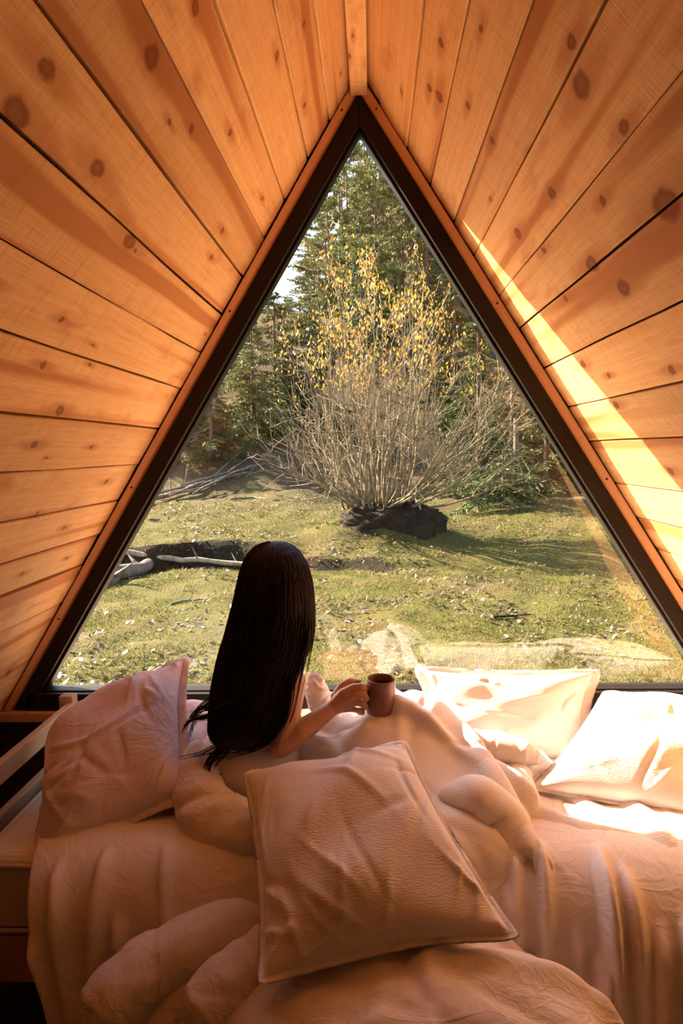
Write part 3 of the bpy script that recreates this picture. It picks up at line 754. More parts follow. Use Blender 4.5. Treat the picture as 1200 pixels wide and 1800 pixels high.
def uv_grid(me, uv):
    l = me.uv_layers.new(name='cloth'); idx = np.empty(len(me.loops), np.int32); me.loops.foreach_get('vertex_index', idx)
    l.data.foreach_set('uv', uv[idx].astype(np.float32).ravel())
def grid_mesh(name, G, hx, hy, flip=False):
    n, m = G.shape[:2]; I = np.arange(n*m).reshape(n, m)
    q = np.stack([I[:-1, :-1], I[1:, :-1], I[1:, 1:], I[:-1, 1:]], -1).reshape(-1, 4)
    if flip: q = q[:, ::-1]
    me = fast_mesh(name, G.reshape(-1, 3), q, True)
    uu, vv = np.meshgrid(np.arange(n)*hx, np.arange(m)*hy, indexing='ij'); uv_grid(me, np.stack([uu.ravel(), vv.ravel()], 1))
    return me
def soft(o, sub=1, thick=0.0, off=1.0):
    if thick:
        s = o.modifiers.new('thick', 'SOLIDIFY'); s.thickness = thick; s.offset = off
    if sub:
        s = o.modifiers.new('sub', 'SUBSURF'); s.levels = sub; s.render_levels = sub

# fabrics
def fabric(name, col, kind, trans=0.10):
    t = NT(name); uv = t.n('ShaderNodeUVMap', uv_map='cloth').outputs[0]
    big = t.noise(uv, 5.0, 3.0, 0.55)
    if kind == 'seersucker':
        s = t.sep(uv)
        warp = t.math('MULTIPLY', t.noise(uv, 9.0, 2.0), 0.02)
        cr = t.noise(t.comb(t.math('MULTIPLY', s[0], 95.0), t.math('MULTIPLY', t.math('ADD', s[1], warp), 340.0), 0.0), 1.0, 2.0, 0.5)
        cr2 = t.noise(t.comb(t.math('MULTIPLY', s[0], 330.0), t.math('MULTIPLY', s[1], 90.0), 3.0), 1.0, 1.5, 0.5)
        h = t.math('ADD', t.math('MULTIPLY', cr, 1.0), t.math('MULTIPLY', cr2, 0.15)); nb = t.bump(h, 0.42, 0.0045)
    else:
        cr = t.noise(t.scl(uv, (14, 14, 14)), 1.0, 4.0, 0.55, 0.7); wv = t.noise(t.scl(uv, (900, 900, 900)), 1.0, 1.0)
        rn = t.noise(t.scl(uv, (8, 11, 8)), 1.0, 3.0, 0.5, 1.4); rid = t.math('SUBTRACT', 1.0, t.mapr(t.math('ABSOLUTE', t.math('SUBTRACT', rn, 0.5)), 0.0, 0.09))
        h = t.math('ADD', t.math('ADD', cr, t.math('MULTIPLY', rid, 0.17)), t.math('MULTIPLY', wv, 0.02)); nb = t.bump(h, 0.42, 0.012)
    c = t.mix(t.mapr(big, 0.3, 0.7, 0, 1), col, tuple(v*.93 for v in col))
    d = t.bsdf(c, 0.85, nb, Specular_IOR_Level=0.12, Sheen_Weight=0.08)
    tl = t.n('ShaderNodeBsdfTranslucent'); t.set(tl.inputs[0], c); t.set(tl.inputs['Normal'], nb)
    mx = t.n('ShaderNodeMixShader'); mx.inputs[0].default_value = trans
    t.t.links.new(d, mx.inputs[1]); t.t.links.new(tl.outputs[0], mx.inputs[2])
    return t.done(mx.outputs[0])
M_SEER = fabric('seersucker_cotton', (0.90, 0.80, 0.76), 'seersucker')
M_COTTON = fabric('smooth_cotton', (0.87, 0.75, 0.69), 'plain')
M_PCOTTON = fabric('washed_pink_cotton', (0.86, 0.70, 0.73), 'plain')
M_MATT = fabric('mattress_cover', (0.80, 0.70, 0.62), 'plain', 0.0)

# ------------------------------------------------------------------ daybed
BX0, BX1, BY0, BY1, BZ = -1.03, 1.16, 1.60, 2.33, 0.50
bed = empty('daybed', (0.06, 1.97, 0)); tag(bed, 'pine daybed with a guard rail standing under the triangular window', 'bed')
def bedbox(name, x0, x1, y0, y1, z0, z1, axis):
    c = ((x0+x1)/2, (y0+y1)/2, (z0+z1)/2); hx, hy, hz = (x1-x0)/2, (y1-y0)/2, (z1-z0)/2; mb = MB()
    if axis == 'x': mb.box(-hx, hx, -hy, hy, -hz, hz); R_ = (0, 0, 0)
    elif axis == 'y': mb.box(-hy, hy, -hx, hx, -hz, hz); R_ = (0, 0, pi/2)
    else: mb.box(-hz, hz, -hy, hy, -hx, hx); R_ = (0, -pi/2, 0)
    o = link(name, mb.mesh(name), M_BEDWOOD); o.location = c; o.rotation_euler = R_; rel(o, bed); bevel(o, .004); return o
bedbox('side_board', BX0-.01, BX1+.01, BY0-.005, BY0+.023, .16, .285, 'x')
bedbox('side_board', BX0-.01, BX1+.01, BY1-.003, BY1+.025, .16, .285, 'x')
bedbox('end_board', BX0-.035, BX0-.012, BY0, BY1, .16, .30, 'y')
bedbox('end_board', BX1+.012, BX1+.035, BY0, BY1, .16, .30, 'y')
for x in (BX0-.055, BX1+.012):
    for y in (BY0+.0, BY1-.045): bedbox('leg', x-.002, x+.046, y-.002, y+.044, 0, .16, 'z') if x > 0 else bedbox('leg', x-.032, x+.018, y, y+.045, 0, .66, 'z')
bedbox('guard_rail', BX0-.062, BX0-.036, 1.44, 2.30, .575, .635, 'y')
bedbox('guard_rail', BX0-.062, BX0-.036, 1.44, 2.30, .43, .49, 'y')
for k in range(7): bedbox('slat', BX0+.05+k*.31, BX0+.12+k*.31, BY0+.024, BY1-.004, .268, .285, 'y')
# mattress with a piped edge
mt = empty('mattress', (0.065, 1.965, .285)); tag(mt, 'pale mattress lying on the pine daybed', 'mattress')
mb = MB(); mb.box(BX0, BX1, BY0, BY1, .287, .49); o = link('mattress_core', mb.mesh('core'), M_MATT); rel(o, mt); o.location = Vector((0, 0, 0))-Vector(mt.location); bevel(o, .035, 4); 
mb = MB(); r_ = .03
for z in (.30, .472):
    q = [(BX0+r_, BY0-.003, z), (BX1-r_, BY0-.003, z), (BX1+.003, BY0+r_, z), (BX1+.003, BY1-r_, z), (BX1-r_, BY1+.003, z), (BX0+r_, BY1+.003, z), (BX0-.003, BY1-r_, z), (BX0-.003, BY0+r_, z), (BX0+r_, BY0-.003, z)]
    mb.tube(q, [.006]*9, 6)
o = link('piping', mb.mesh('piping', True), M_MATT); o.parent = mt; o.location = -Vector(mt.location)
for me_ in (mt.children[0].data,):
    uv_grid(me_, np.zeros((len(me_.vertices), 2)))

# cover hanging over the front of the bed in folds
MATT = ('box', np.array([(BX0+BX1)/2, (BY0+BY1)/2, .30]), ((BX1-BX0)/2, (BY1-BY0)/2, .195), .035)
def bed_cover():
    n, m = 360, 110; rg = np.random.default_rng(3)
    arc = np.linspace(0, 1.02, m); top = .40; rad = .13; q = rad*pi/2            # along the cloth: flat top, rounded edge, hanging part
    yb = np.where(arc < top, 2.06-arc, np.where(arc < top+q, 2.06-top-rad*np.sin(np.clip((arc-top)/rad, 0, pi/2)), 2.06-top-rad))
    zb = np.where(arc < top, .505, np.where(arc < top+q, .505-rad*(1-np.cos(np.clip((arc-top)/rad, 0, pi/2))), .505-rad-(arc-top-q)))
    th = np.clip((arc-top)/rad, 0, pi/2); ny, nz = -np.sin(th), np.cos(th)
    u = np.linspace(0, 1, n); hang = np.clip((arc-top)/(1.02-top), 0, 1)
    X = (-.885+u[:, None]*2.105)+.16*hang[None]*(1-u[:, None])**2*1.3
    D = np.zeros((n, m))
    xs = np.concatenate([np.linspace(-.84, .18, 15), np.linspace(.26, 1.20, 27)]); xs = xs+rg.normal(0, .012, len(xs))
    for x0 in xs:
        s0 = rg.uniform(top-.06, top+.24); sl = rg.normal(-.10 if x0 > .2 else .14, .09); am = rg.uniform(.018, .040)*(1.15 if x0 > .3 else .85); w0 = rg.uniform(.008, .013); ln = rg.uniform(.25, .7); bw = rg.uniform(-.12, .12)
        t = np.clip((arc-s0)/ln, 0, 1); A = am*sstep(0, .16, t)*(1-.3*t)
        xc = x0+sl*(arc-s0)+bw*(arc-s0)**2; w = w0+.008*t
        e = (X-xc[None])/w[None]; D += A[None]*np.exp(-np.where(e > 0, e*.6, e*1.5)**2)
    for k in range(9):
        f = rg.uniform(5, 16); D += .004*np.sin(f*X+rg.uniform(0, 6.28)+2.5*arc[None])*(.25+hang[None])
    for k in range(40):                                                            # small creases on the flat top and over the edge
        x0, s0 = rg.uniform(-.9, 1.2), rg.uniform(.15, top+.15); a_ = rg.normal(0, .6); L_ = rg.uniform(.03, .10); w_ = rg.uniform(.005, .010)
        dx, ds = X-x0, arc[None]-s0; al = dx*sin(a_)+ds*cos(a_); ac = dx*cos(a_)-ds*sin(a_); D += rg.uniform(.002, .005)*np.exp(-(al/L_)**2-(ac/w_)**2)
    flare = .30*hang**1.25*(.55+.45*sstep(.45, .75, u)[:, None])+.06*hang**2*np.clip(1-u*3.2, 0, 1)[:, None]
    hem = .03*np.sin(u*23)[:, None]*hang[None]**3
    G = np.stack([X+.25*D*np.sin(X*9)*hang[None], yb[None]+ny[None]*D-flare*1.0, np.maximum(zb[None]+nz[None]*D+hem, .008+D*.3)], -1)
    o = link('bed_cover', grid_mesh('bed_cover', G, 2.17/n, 1.02/m, True), M_COTTON); soft(o, 0, .004, 1.0)
    tag(o, 'smooth cream bed cover hanging in vertical folds over the front of the daybed', 'bed cover'); return o
COVER = bed_cover()

def up2(G):                                            # smooth refinement of a grid
    for ax in (0, 1):
        G = np.moveaxis(G, ax, 0); n = G.shape[0]; H = np.empty((2*n-1,)+G.shape[1:]); H[0::2] = G; mid = (G[1:]+G[:-1])/2
        if n > 3: mid[1:-1] = (9*(G[1:-2]+G[2:-1])-G[:-3]-G[3:])/16
        H[1::2] = mid; G = np.moveaxis(H, 0, ax)
    return G
def grid_normals(G):
    dx = np.gradient(G, axis=0); dy = np.gradient(G, axis=1); N = np.cross(dx, dy); return N/(np.linalg.norm(N, axis=-1, keepdims=True)+1e-9)
def creases(U, V, count, rg, amp, width, length, focus=()):
    """short soft ridges and valleys; U, V in metres of cloth"""
    D = np.zeros_like(U); u0, u1, v0, v1 = U.min(), U.max(), V.min(), V.max()
    for k in range(count):
        if len(focus) and rg.random() < .6:
            fx, fy = focus[int(rg.integers(len(focus)))]; a = rg.uniform(0, 2*pi); L = rg.uniform(*length); rr = rg.uniform(.02, .10)
            cx, cy = fx+cos(a)*(L*.9+rr), fy+sin(a)*(L*.9+rr); a += rg.normal(0, .2)
        else:
            cx, cy = rg.uniform(u0, u1), rg.uniform(v0, v1); a = rg.uniform(0, 2*pi); L = rg.uniform(*length)
        w = rg.uniform(*width); dx, dy = U-cx, V-cy; al = dx*cos(a)+dy*sin(a); ac = -dx*sin(a)+dy*cos(a)+rg.normal(0, 2.0)*al*al
        s = rg.choice([1, 1, -1])*rg.uniform(.4, 1)*amp
        D += s*np.exp(-(al/L)**2)*np.exp(-(ac/w)**2)
    return D
# ------------------------------------------------------------------ pillows
def pillow_sim(n, size, press, seed, flange, steps=95):
    h = size/(n-1); I = np.arange(n*n).reshape(n, n); rg = np.random.default_rng(seed)
    X, Y = np.meshgrid(np.linspace(-size/2, size/2, n), np.linspace(-size/2, size/2, n), indexing='ij')
    e = np.minimum(np.minimum(I//n, I % n), np.minimum(n-1-I//n, n-1-I % n))
    z = .02*np.clip(e-flange, 0, 6)/6
    A = np.stack([X, Y, z+rg.normal(0, .002, X.shape)], -1).reshape(-1, 3); B = A.copy(); B[:, 2] = -z.ravel()+rg.normal(0, .002, n*n)
    C = grid_constraints(n, n, h, h, .12, .5, .03); pa, pb = A.copy(), B.copy(); seam = (e <= flange).ravel()
    def normals(P):
        G = P.reshape(n, n, 3); dx = np.zeros_like(G); dy = np.zeros_like(G)
        dx[1:-1] = G[2:]-G[:-2]; dx[0] = G[1]-G[0]; dx[-1] = G[-1]-G[-2]; dy[:, 1:-1] = G[:, 2:]-G[:, :-2]; dy[:, 0] = G[:, 1]-G[:, 0]; dy[:, -1] = G[:, -1]-G[:, -2]
        N = np.cross(dx, dy).reshape(-1, 3); return N/(np.linalg.norm(N, axis=1, keepdims=True)+1e-9)
    for s in range(steps):
        va, vb = (A-pa)*.9, (B-pb)*.9; pa, pb = A.copy(), B.copy()
        w = press*(~seam)[:, None]
        A = A+va+normals(A)*w; B = B+vb-normals(B)*w
        for k in range(5):
            satisfy(A, C); satisfy(B, C); av = (A[seam]+B[seam])/2; A[seam] = av; B[seam] = av
    return A.reshape(n, n, 3), B.reshape(n, n, 3)
PN = 44
SIMS = [pillow_sim(PN, 1.0, .0030, 1, 2), pillow_sim(PN, 1.0, .0026, 9, 1)]
def pillow(name, corners, thick, mat, label, sim=0, size=.55, sag=None, seed=0, rot=0, dents=(), lumps=.006, curve=0.0, crease=1.0):
    """corners: top-left, top-right, bottom-right, bottom-left in the room; front face looks along the normal towards the viewer"""
    A, B = SIMS[sim]
    if rot: A = np.rot90(A, rot, (0, 1)); B = np.rot90(B, rot, (0, 1))
    if rot:
        R2 = np.array([[0, 1], [-1, 0]]) if rot % 4 == 1 else (np.array([[-1, 0], [0, -1]]) if rot % 4 == 2 else np.array([[0, -1], [1, 0]]))
        A = A.copy(); B = B.copy(); A[..., :2] = A[..., :2] @ R2.T; B[..., :2] = B[..., :2] @ R2.T
    c = [np.array(q, float) for q in corners]; cs = [A[0, -1], A[-1, -1], A[-1, 0], A[0, 0]]
    ex = np.mean([abs(q[0]) for q in cs]); ey = np.mean([abs(q[1]) for q in cs])
    if A[0, 0, 0] > 0: A = A[::-1]; B = B[::-1]
    if A[0, 0, 1] > 0: A = A[:, ::-1]; B = B[:, ::-1]
    N = np.cross(c[1]-c[0], c[0]-c[3]); N = N/np.linalg.norm(N)
    r = np.random.default_rng(seed); ph = r.uniform(0, 6.28, 8); fr_ = r.uniform(2.5, 8, (8, 2))*r.choice([-1, 1], (8, 2))
    zmax = max(A[..., 2].max(), 1e-3)
    def place(S, front):
        S = S.copy(); k = .62                                # draw the hollow edges out towards straight ones
        lo, hi = S[0, :, 0], S[-1, :, 0]; mid, hf = (lo+hi)/2, (hi-lo)/2; S[..., 0] = (S[..., 0]-mid*k)*(1-k+k*ex/hf)
        lo, hi = S[:, 0, 1], S[:, -1, 1]; mid, hf = ((lo+hi)/2)[:, None], ((hi-lo)/2)[:, None]; S[..., 1] = (S[..., 1]-mid*k)*(1-k+k*ey/hf)
        S = up2(S)
        u = (S[..., 0]/ex+1)/2; v = (S[..., 1]/ey+1)/2; u_ = u[..., None]; v_ = v[..., None]
        P = (1-u_)*v_*c[0]+u_*v_*c[1]+u_*(1-v_)*c[2]+(1-u_)*(1-v_)*c[3]
        w = S[..., 2]/zmax*thick
        w = w + lumps*sum(np.sin(fr_[i, 0]*u*2+fr_[i, 1]*v*2+ph[i]) for i in range(8))*.35*np.clip(np.abs(S[..., 2])/zmax*1.4+.25, 0, 1)
        for (du, dv, rr, dp) in dents:
            if front or dp < 0 and False: w = w - dp*np.exp(-(((u-du)**2+(v-dv)**2)/rr**2))
        w = w + curve*(1-(2*u-1)**2)*(1-(2*v-1)**2)*0 - curve*((2*v-1)**2+(2*u-1)**2)*.5
        if front:
            k = S.shape[0]; uu, vv = np.meshgrid(np.linspace(0, size, k), np.linspace(0, size, k), indexing='ij')
            e = np.minimum(np.minimum(uu, size-uu), np.minimum(vv, size-vv)); edge = sstep(0, .06, e)
            w = w + edge*creases(uu, vv, 60, r, .0065*crease, (.006, .014), (.03, .11), ((0, 0), (size, size), (0, size), (size, 0), (size*.5, 0), (0, size*.4)))
        return P + N*w[..., None]
    GA, GB = place(A, True), place(B, False)
    n = GA.shape[0]; I = np.arange(n*n).reshape(n, n); J = I+n*n
    V = np.concatenate([GA.reshape(-1, 3), GB.reshape(-1, 3)])
    qa = np.stack([I[:-1, :-1], I[1:, :-1], I[1:, 1:], I[:-1, 1:]], -1).reshape(-1, 4)
    qb = np.stack([J[:-1, :-1], J[:-1, 1:], J[1:, 1:], J[1:, :-1]], -1).reshape(-1, 4)
    # weld the outer ring of the two faces
    ring = np.concatenate([I[0], I[-1], I[:, 0], I[:, -1]]); mp = np.arange(2*n*n); mp[ring+n*n] = ring; qb = mp[qb]
    me = fast_mesh(name, V, np.concatenate([qa, qb]), True)
    uu, vv = np.meshgrid(np.arange(n)*size/n, np.arange(n)*size/n, indexing='ij'); uv = np.stack([uu.ravel(), vv.ravel()], 1); uv_grid(me, np.concatenate([uv, uv]))
    ctr = Vector(np.mean(V, 0)); me.transform(Matrix.Translation(-ctr)); o = link(name, me, mat); o.location = ctr
    tag(o, label, 'pillow', 'pillows on the daybed'); return o
pillow('pillow', [atY(92, 1262, 2.06), atY(330, 1146, 2.14), atY(338, 1402, 1.80), atY(42, 1552, 1.60)], .15, M_PCOTTON, 'large pinkish pillow propped against the guard rail at the left', 0, seed=1, dents=((.62, .55, .25, .03),), lumps=.010, crease=1.9)
pillow('pillow', [atY(262, 1236, 2.16), atY(400, 1225, 2.24), atY(405, 1345, 2.0), atY(325, 1352, 1.96)], .045, M_PCOTTON, 'crumpled pale pillow corner between the large pink pillow and the long hair', 1, seed=2, size=.4, lumps=.012)
pillow('pillow', [atY(426, 1354, 1.71), atY(712, 1298, 1.76), atY(914, 1650, 1.30), atY(456, 1734, 1.22)], .10, M_SEER, 'big cream crinkled pillow lying across the duvet heap in the foreground', 1, seed=3, rot=1, lumps=.013, crease=1.5)
pillow('pillow', [atY(728, 1172, 2.29), atY(1056, 1176, 2.28), atY(1030, 1345, 2.13), atY(770, 1345, 2.14)], .085, M_SEER, 'white crinkled pillow leaning on the window behind the duvet', 0, seed=4, size=.6, lumps=.006)
pillow('pillow', [atY(1062, 1212, 2.22), atY(1300, 1225, 2.24), atY(1290, 1470, 1.76), atY(928, 1388, 1.88)], .10, M_SEER, 'sunlit white pillow lying at the right end of the bed', 1, seed=5, size=.6, lumps=.008)

# ------------------------------------------------------------------ duvets
def duvet_cloth(name, n, m, h, origin, ex, ey, comp, z, prims, mat, label, thick, seed, steps=110, lump=.02, bend=.3, bend4=.15, twist=0.0, fr=.9, ncrease=110, nbig=60):
    rg = np.random.default_rng(seed); ex = np.array(ex, float); ey = np.array(ey, float); ex /= np.linalg.norm(ex); ey /= np.linalg.norm(ey)
    u = np.arange(n)*h*comp; v = np.arange(m)*h*comp
    G = np.array(origin, float)+u[:, None, None]*ex+v[None, :, None]*ey
    U, V_ = np.meshgrid(np.arange(n)/n, np.arange(m)/m, indexing='ij'); w = 0
    for k in range(14):
        a = rg.uniform(0, 2*pi); f = rg.uniform(1.5, 7); w = w+np.sin(2*pi*f*(U*cos(a)+V_*sin(a))+rg.uniform(0, 6.28))*rg.uniform(.3, 1)/ (1+f*.15)
    f = sd_prims(prims); Q = G.reshape(-1, 3).copy(); Q[:, 2] = 1.1
    for _ in range(60): Q[:, 2] -= np.clip(f(Q)-.012, -.05, .2)*.8
    G[..., 2] = np.maximum(Q[:, 2].reshape(n, m), 0)+.02+lump*np.maximum(w, -.5)
    G = drape(G, n, m, h, h, f, steps=steps, iters=6, th=.012, bend=bend, bend4=bend4, fr=fr, damp=.90, seed=seed)
    G = up2(smooth_grid(G, 2)); h2 = h/2
    uu, vv = np.meshgrid(np.arange(G.shape[0])*h2, np.arange(G.shape[1])*h2, indexing='ij')
    D = creases(uu, vv, ncrease, rg, .010, (.007, .018), (.04, .16)) + creases(uu, vv, nbig, rg, .026, (.013, .032), (.10, .34))
    G = G+grid_normals(G)*D[..., None]
    o = link(name, grid_mesh(name, G, h2, h2), mat); soft(o, 1, thick, 1.0); tag(o, label, 'duvet'); return o
HEAP = [MATT, ('floor', .02), ('box', np.array([-.03, 1.38, .21]), (.30, .20, .20), .10), ('ell', np.array([.08, 1.25, .22]), (.43, .36, .26)), ('ell', np.array([-.30, 1.46, .2]), (.30, .22, .22))]
HEAP_D = duvet_cloth('duvet', 66, 64, .021, (-.62, 1.52, .0), (1, -.06, 0), (.08, -1, 0), .80, .55, HEAP, M_COTTON, 'smooth cream duvet heaped in front of the bed under the big pillow', .030, 11, steps=80, lump=.012)
LAP = [MATT, ('floor', .02), ('ell', np.array([.10, 2.04, .50]), (.19, .19, .25)), ('ell', np.array([-.165, 2.03, .50]), (.10, .10, .32)), ('ell', np.array([.01, 1.95, .50]), (.17, .15, .21)), ('ell', np.array([.26, 1.86, .47]), (.22, .14, .13)), ('ell', np.array([.42, 2.02, .47]), (.12, .12, .10)), ('ell', np.array([.16, 1.66, .44]), (.22, .12, .14))]
LAP_D = duvet_cloth('duvet', 78, 66, .0205, (-.30, 2.30, 0), (1, -.20, 0), (-.02, -1, 0), .68, .80, LAP, M_SEER, 'crinkled white duvet bunched over the knees below the mug', .034, 12, steps=80, lump=.016, bend=.35, bend4=.12)
# roll of the duvet tucked behind the sitting person
def puffy_roll(name, path, rads, mat, label, seed, parent=None, squash=.8, amp=.007):
    rg = np.random.default_rng(seed); P = np.array(path); k = len(P); t = np.linspace(0, k-1, 60); Q = np.stack([np.interp(t, range(k), P[:, i]) for i in range(3)], 1); R = np.interp(t, range(k), rads); s_ = np.linspace(0, 1, 60); R = R*np.sqrt(np.clip(np.minimum(s_, 1-s_)/.14, .002, 1))
    for _ in range(6): Q[1:-1] = .25*Q[:-2]+.5*Q[1:-1]+.25*Q[2:]
    n = 48; G = np.zeros((60, n, 3)); T = np.gradient(Q, axis=0); T /= np.linalg.norm(T, axis=1, keepdims=True)
    for i in range(60):
        s = np.cross(T[i], [0, 0, 1.]); s /= np.linalg.norm(s); b = np.cross(s, T[i]); a = np.linspace(0, 2*pi, n)
        G[i] = Q[i]+R[i]*(np.cos(a)[:, None]*s+np.sin(a)[:, None]*b*squash)
    uu, vv = np.meshgrid(np.linspace(0, .7, 60), np.linspace(0, .5, n), indexing='ij')
    D = creases(uu, vv, 46, rg, amp, (.012, .030), (.06, .25)); D[:, -1] = D[:, 0]; G = G+grid_normals(G)*D[..., None]*-1; G[:, -1] = G[:, 0]
    o = link(name, grid_mesh(name, G, .012, .0105), mat, parent)
    if parent is None: tag(o, label, 'duvet')
    return o
puffy_roll('duvet', [atY(345, 1300, 1.93), atY(345, 1385, 1.84), atY(378, 1440, 1.75), atY(450, 1462, 1.68), atY(560, 1455, 1.68)], [.045, .075, .09, .085, .05], M_COTTON, 'puffy cream duvet end tucked round the hips behind the person', 3)

puffy_roll('folded_edge', [atY(150, 1830, 1.30), atY(205, 1752, 1.36), atY(290, 1690, 1.42), atY(390, 1640, 1.46), atY(480, 1612, 1.47)], [.07, .085, .09, .08, .05], M_COTTON, '', 4, HEAP_D, amp=.0045)
puffy_roll('folded_edge', [atY(330, 1820, 1.26), atY(400, 1740, 1.32), atY(470, 1680, 1.38), atY(560, 1650, 1.40)], [.07, .08, .07, .04], M_COTTON, '', 5, HEAP_D, amp=.0045)
puffy_roll('folded_edge', [atY(770, 1398, 1.72), atY(840, 1398, 1.72), atY(884, 1440, 1.69), atY(884, 1505, 1.64), atY(850, 1560, 1.58), atY(800, 1590, 1.55)], [.05, .068, .075, .075, .06, .03], M_SEER, '', 6, LAP_D, amp=.0015, squash=.75)
puffy_roll('folded_edge', [atY(600, 1310, 2.03), atY(575, 1262, 2.05), atY(556, 1215, 2.06), atY(546, 1182, 2.07)], [.05, .05, .042, .03], M_SEER, '', 8, LAP_D, amp=.005, squash=.9)
puffy_roll('folded_edge', [atY(800, 1300, 2.0), atY(870, 1310, 2.0), atY(925, 1325, 1.98), atY(962, 1335, 1.96)], [.045, .055, .046, .012], M_SEER, '', 7, LAP_D, amp=.002)

# ------------------------------------------------------------------ mug
def lathe(prof, n=40):
    mb = MB(); vs = []; fs = []
    for r, z in prof:
        for j in range(n): a = 2*pi*j/n; vs.append((r*cos(a), r*sin(a), z))
    for i in range(len(prof)-1):
        for j in range(n): fs.append((i*n+j, i*n+(j+1) % n, (i+1)*n+(j+1) % n, (i+1)*n+j))
    mb.add(vs, fs); return mb
def mug_mat():
    t = NT('terracotta_glaze'); n = t.noise(t.obj(), 30, 3.0); c = t.mix(t.mapr(n, .35, .65), (0.30, 0.135, 0.085), (0.25, 0.105, 0.065))
    return t.done(t.bsdf(c, 0.33, t.bump(n, .05, .002)))
M_MUG = mug_mat(); M_COFFEE = plain('coffee', (0.03, 0.012, 0.006), 0.15); M_MUGIN = plain('mug_inside', (0.16, 0.075, 0.05), 0.4)
MC = atY(669, 1252, 1.985); mug = empty('mug', MC); tag(mug, 'brown stoneware mug held by the handle above the duvet', 'mug'); mug.rotation_euler = (radians(2), radians(1.5), 0)
o = link('body', lathe([(0.0, .0), (.036, .0), (.0435, .003), (.0455, .010), (.0450, .05), (.0425, .098), (.0424, .1045), (.0412, .106), (.0395, .104), (.0400, .095), (.0420, .05), (.0415, .012), (.034, .007), (0, .007)]).mesh('body', True), M_MUG, mug)
o = link('coffee', lathe([(0, .083), (.0405, .083)]).mesh('coffee'), M_COFFEE, mug)
mb = MB(); hp = [(-.041-.034*sin(pi*k/12)**.8, .0, .083-.060*k/12) for k in range(13)]; mb.tube(hp, [.0062]*13, 8)
o = link('handle', mb.mesh('handle', True), M_MUG, mug); o.rotation_euler = (0, 0, radians(14))

# ------------------------------------------------------------------ person
def skin_mat():
    t = NT('skin'); n = t.noise(t.obj(), 60, 3.0); c = t.mix(t.mapr(n, .3, .7), (0.56, 0.30, 0.20), (0.50, 0.25, 0.165))
    return t.done(t.bsdf(c, 0.5, t.bump(n, .05, .001), Subsurface_Weight=0.06, Specular_IOR_Level=.35))
M_SKIN = skin_mat(); M_NAIL = plain('dark_nail', (0.02, 0.008, 0.008), 0.2)
def ball_chain(bm, pts, rads, seg=14):
    for i in range(len(pts)-1):
        a, b = Vector(pts[i]), Vector(pts[i+1]); ra, rb = rads[i], rads[i+1]; d = b-a; L = d.length
        q = d.to_track_quat('Z', 'Y').to_matrix().to_4x4()
        bmesh.ops.create_cone(bm, cap_ends=True, segments=seg, radius1=ra, radius2=rb, depth=L, matrix=Matrix.Translation((a+b)/2) @ q)
    for p, r in zip(pts, rads): bmesh.ops.create_uvsphere(bm, u_segments=seg, v_segments=seg//2+2, radius=r, matrix=Matrix.Translation(Vector(p)))
def ellip(bm, c, r, rot=None):
    m_ = Matrix.Translation(Vector(c)) @ (rot if rot is not None else Matrix.Identity(4)) @ Matrix.Diagonal((*r, 1)); bmesh.ops.create_uvsphere(bm, u_segments=28, v_segments=18, radius=1, matrix=m_)
def remeshed(name, bm, voxel, smooth, mat, parent):
    me = bpy.data.meshes.new(name); bm.to_mesh(me); bm.free(); o = bpy.data.objects.new(name, me); COL.objects.link(o)
    r = o.modifiers.new('remesh', 'REMESH'); r.mode = 'VOXEL'; r.voxel_size = voxel; r.use_smooth_shade = True
    s = o.modifiers.new('smooth', 'SMOOTH'); s.factor = .5; s.iterations = smooth
    dg = bpy.context.evaluated_depsgraph_get(); me2 = bpy.data.meshes.new_from_object(o.evaluated_get(dg)); me2.name = name; o.modifiers.clear(); o.data = me2
    me2.polygons.foreach_set('use_smooth', [True]*len(me2.polygons)); me2.materials.clear(); me2.materials.append(mat)
    if parent: o.parent = parent; o.location = -Vector(parent.location)
    return o
HIP = np.array([-.385, 1.98, .57]); HEAD = np.array([-.288, 2.0, 1.112])
per = empty('person', (-.385, 1.98, .50)); tag(per, 'person with very long dark hair sitting on the bed facing the window with a mug', 'person')
bm = bmesh.new()
# trunk
ellip(bm, HIP+[0, 0, .01], (.155, .115, .10)); ellip(bm, (-.375, 1.985, .68), (.118, .085, .13)); ellip(bm, (-.345, 1.99, .80), (.122, .090, .12)); ellip(bm, (-.335, 1.99, .872), (.130, .070, .055))
ball_chain(bm, [(-.345, 1.985, .88), (-.320, 1.985, .96), (-.30, 1.99, 1.03)], [.062, .048, .046])
# head: skull, face, jaw, nose, lips, ears
hx, hy_, hz = HEAD
ellip(bm, HEAD, (.074, .092, .096)); ellip(bm, (hx, hy_+.03, hz-.045), (.058, .066, .070)); ellip(bm, (hx, hy_+.062, hz-.092), (.030, .028, .022))
ball_chain(bm, [(hx, hy_+.088, hz+.005), (hx, hy_+.106, hz-.028)], [.009, .0125]); ellip(bm, (hx, hy_+.086, hz-.062), (.022, .012, .0055)); ellip(bm, (hx, hy_+.085, hz-.072), (.019, .012, .006))
ellip(bm, (hx, hy_+.082, hz+.024), (.048, .014, .010))
for s in (-1, 1): ellip(bm, (hx+s*.074, hy_-.002, hz-.012), (.008, .018, .028)); ellip(bm, (hx+s*.034, hy_+.070, hz-.036), (.022, .02, .02))
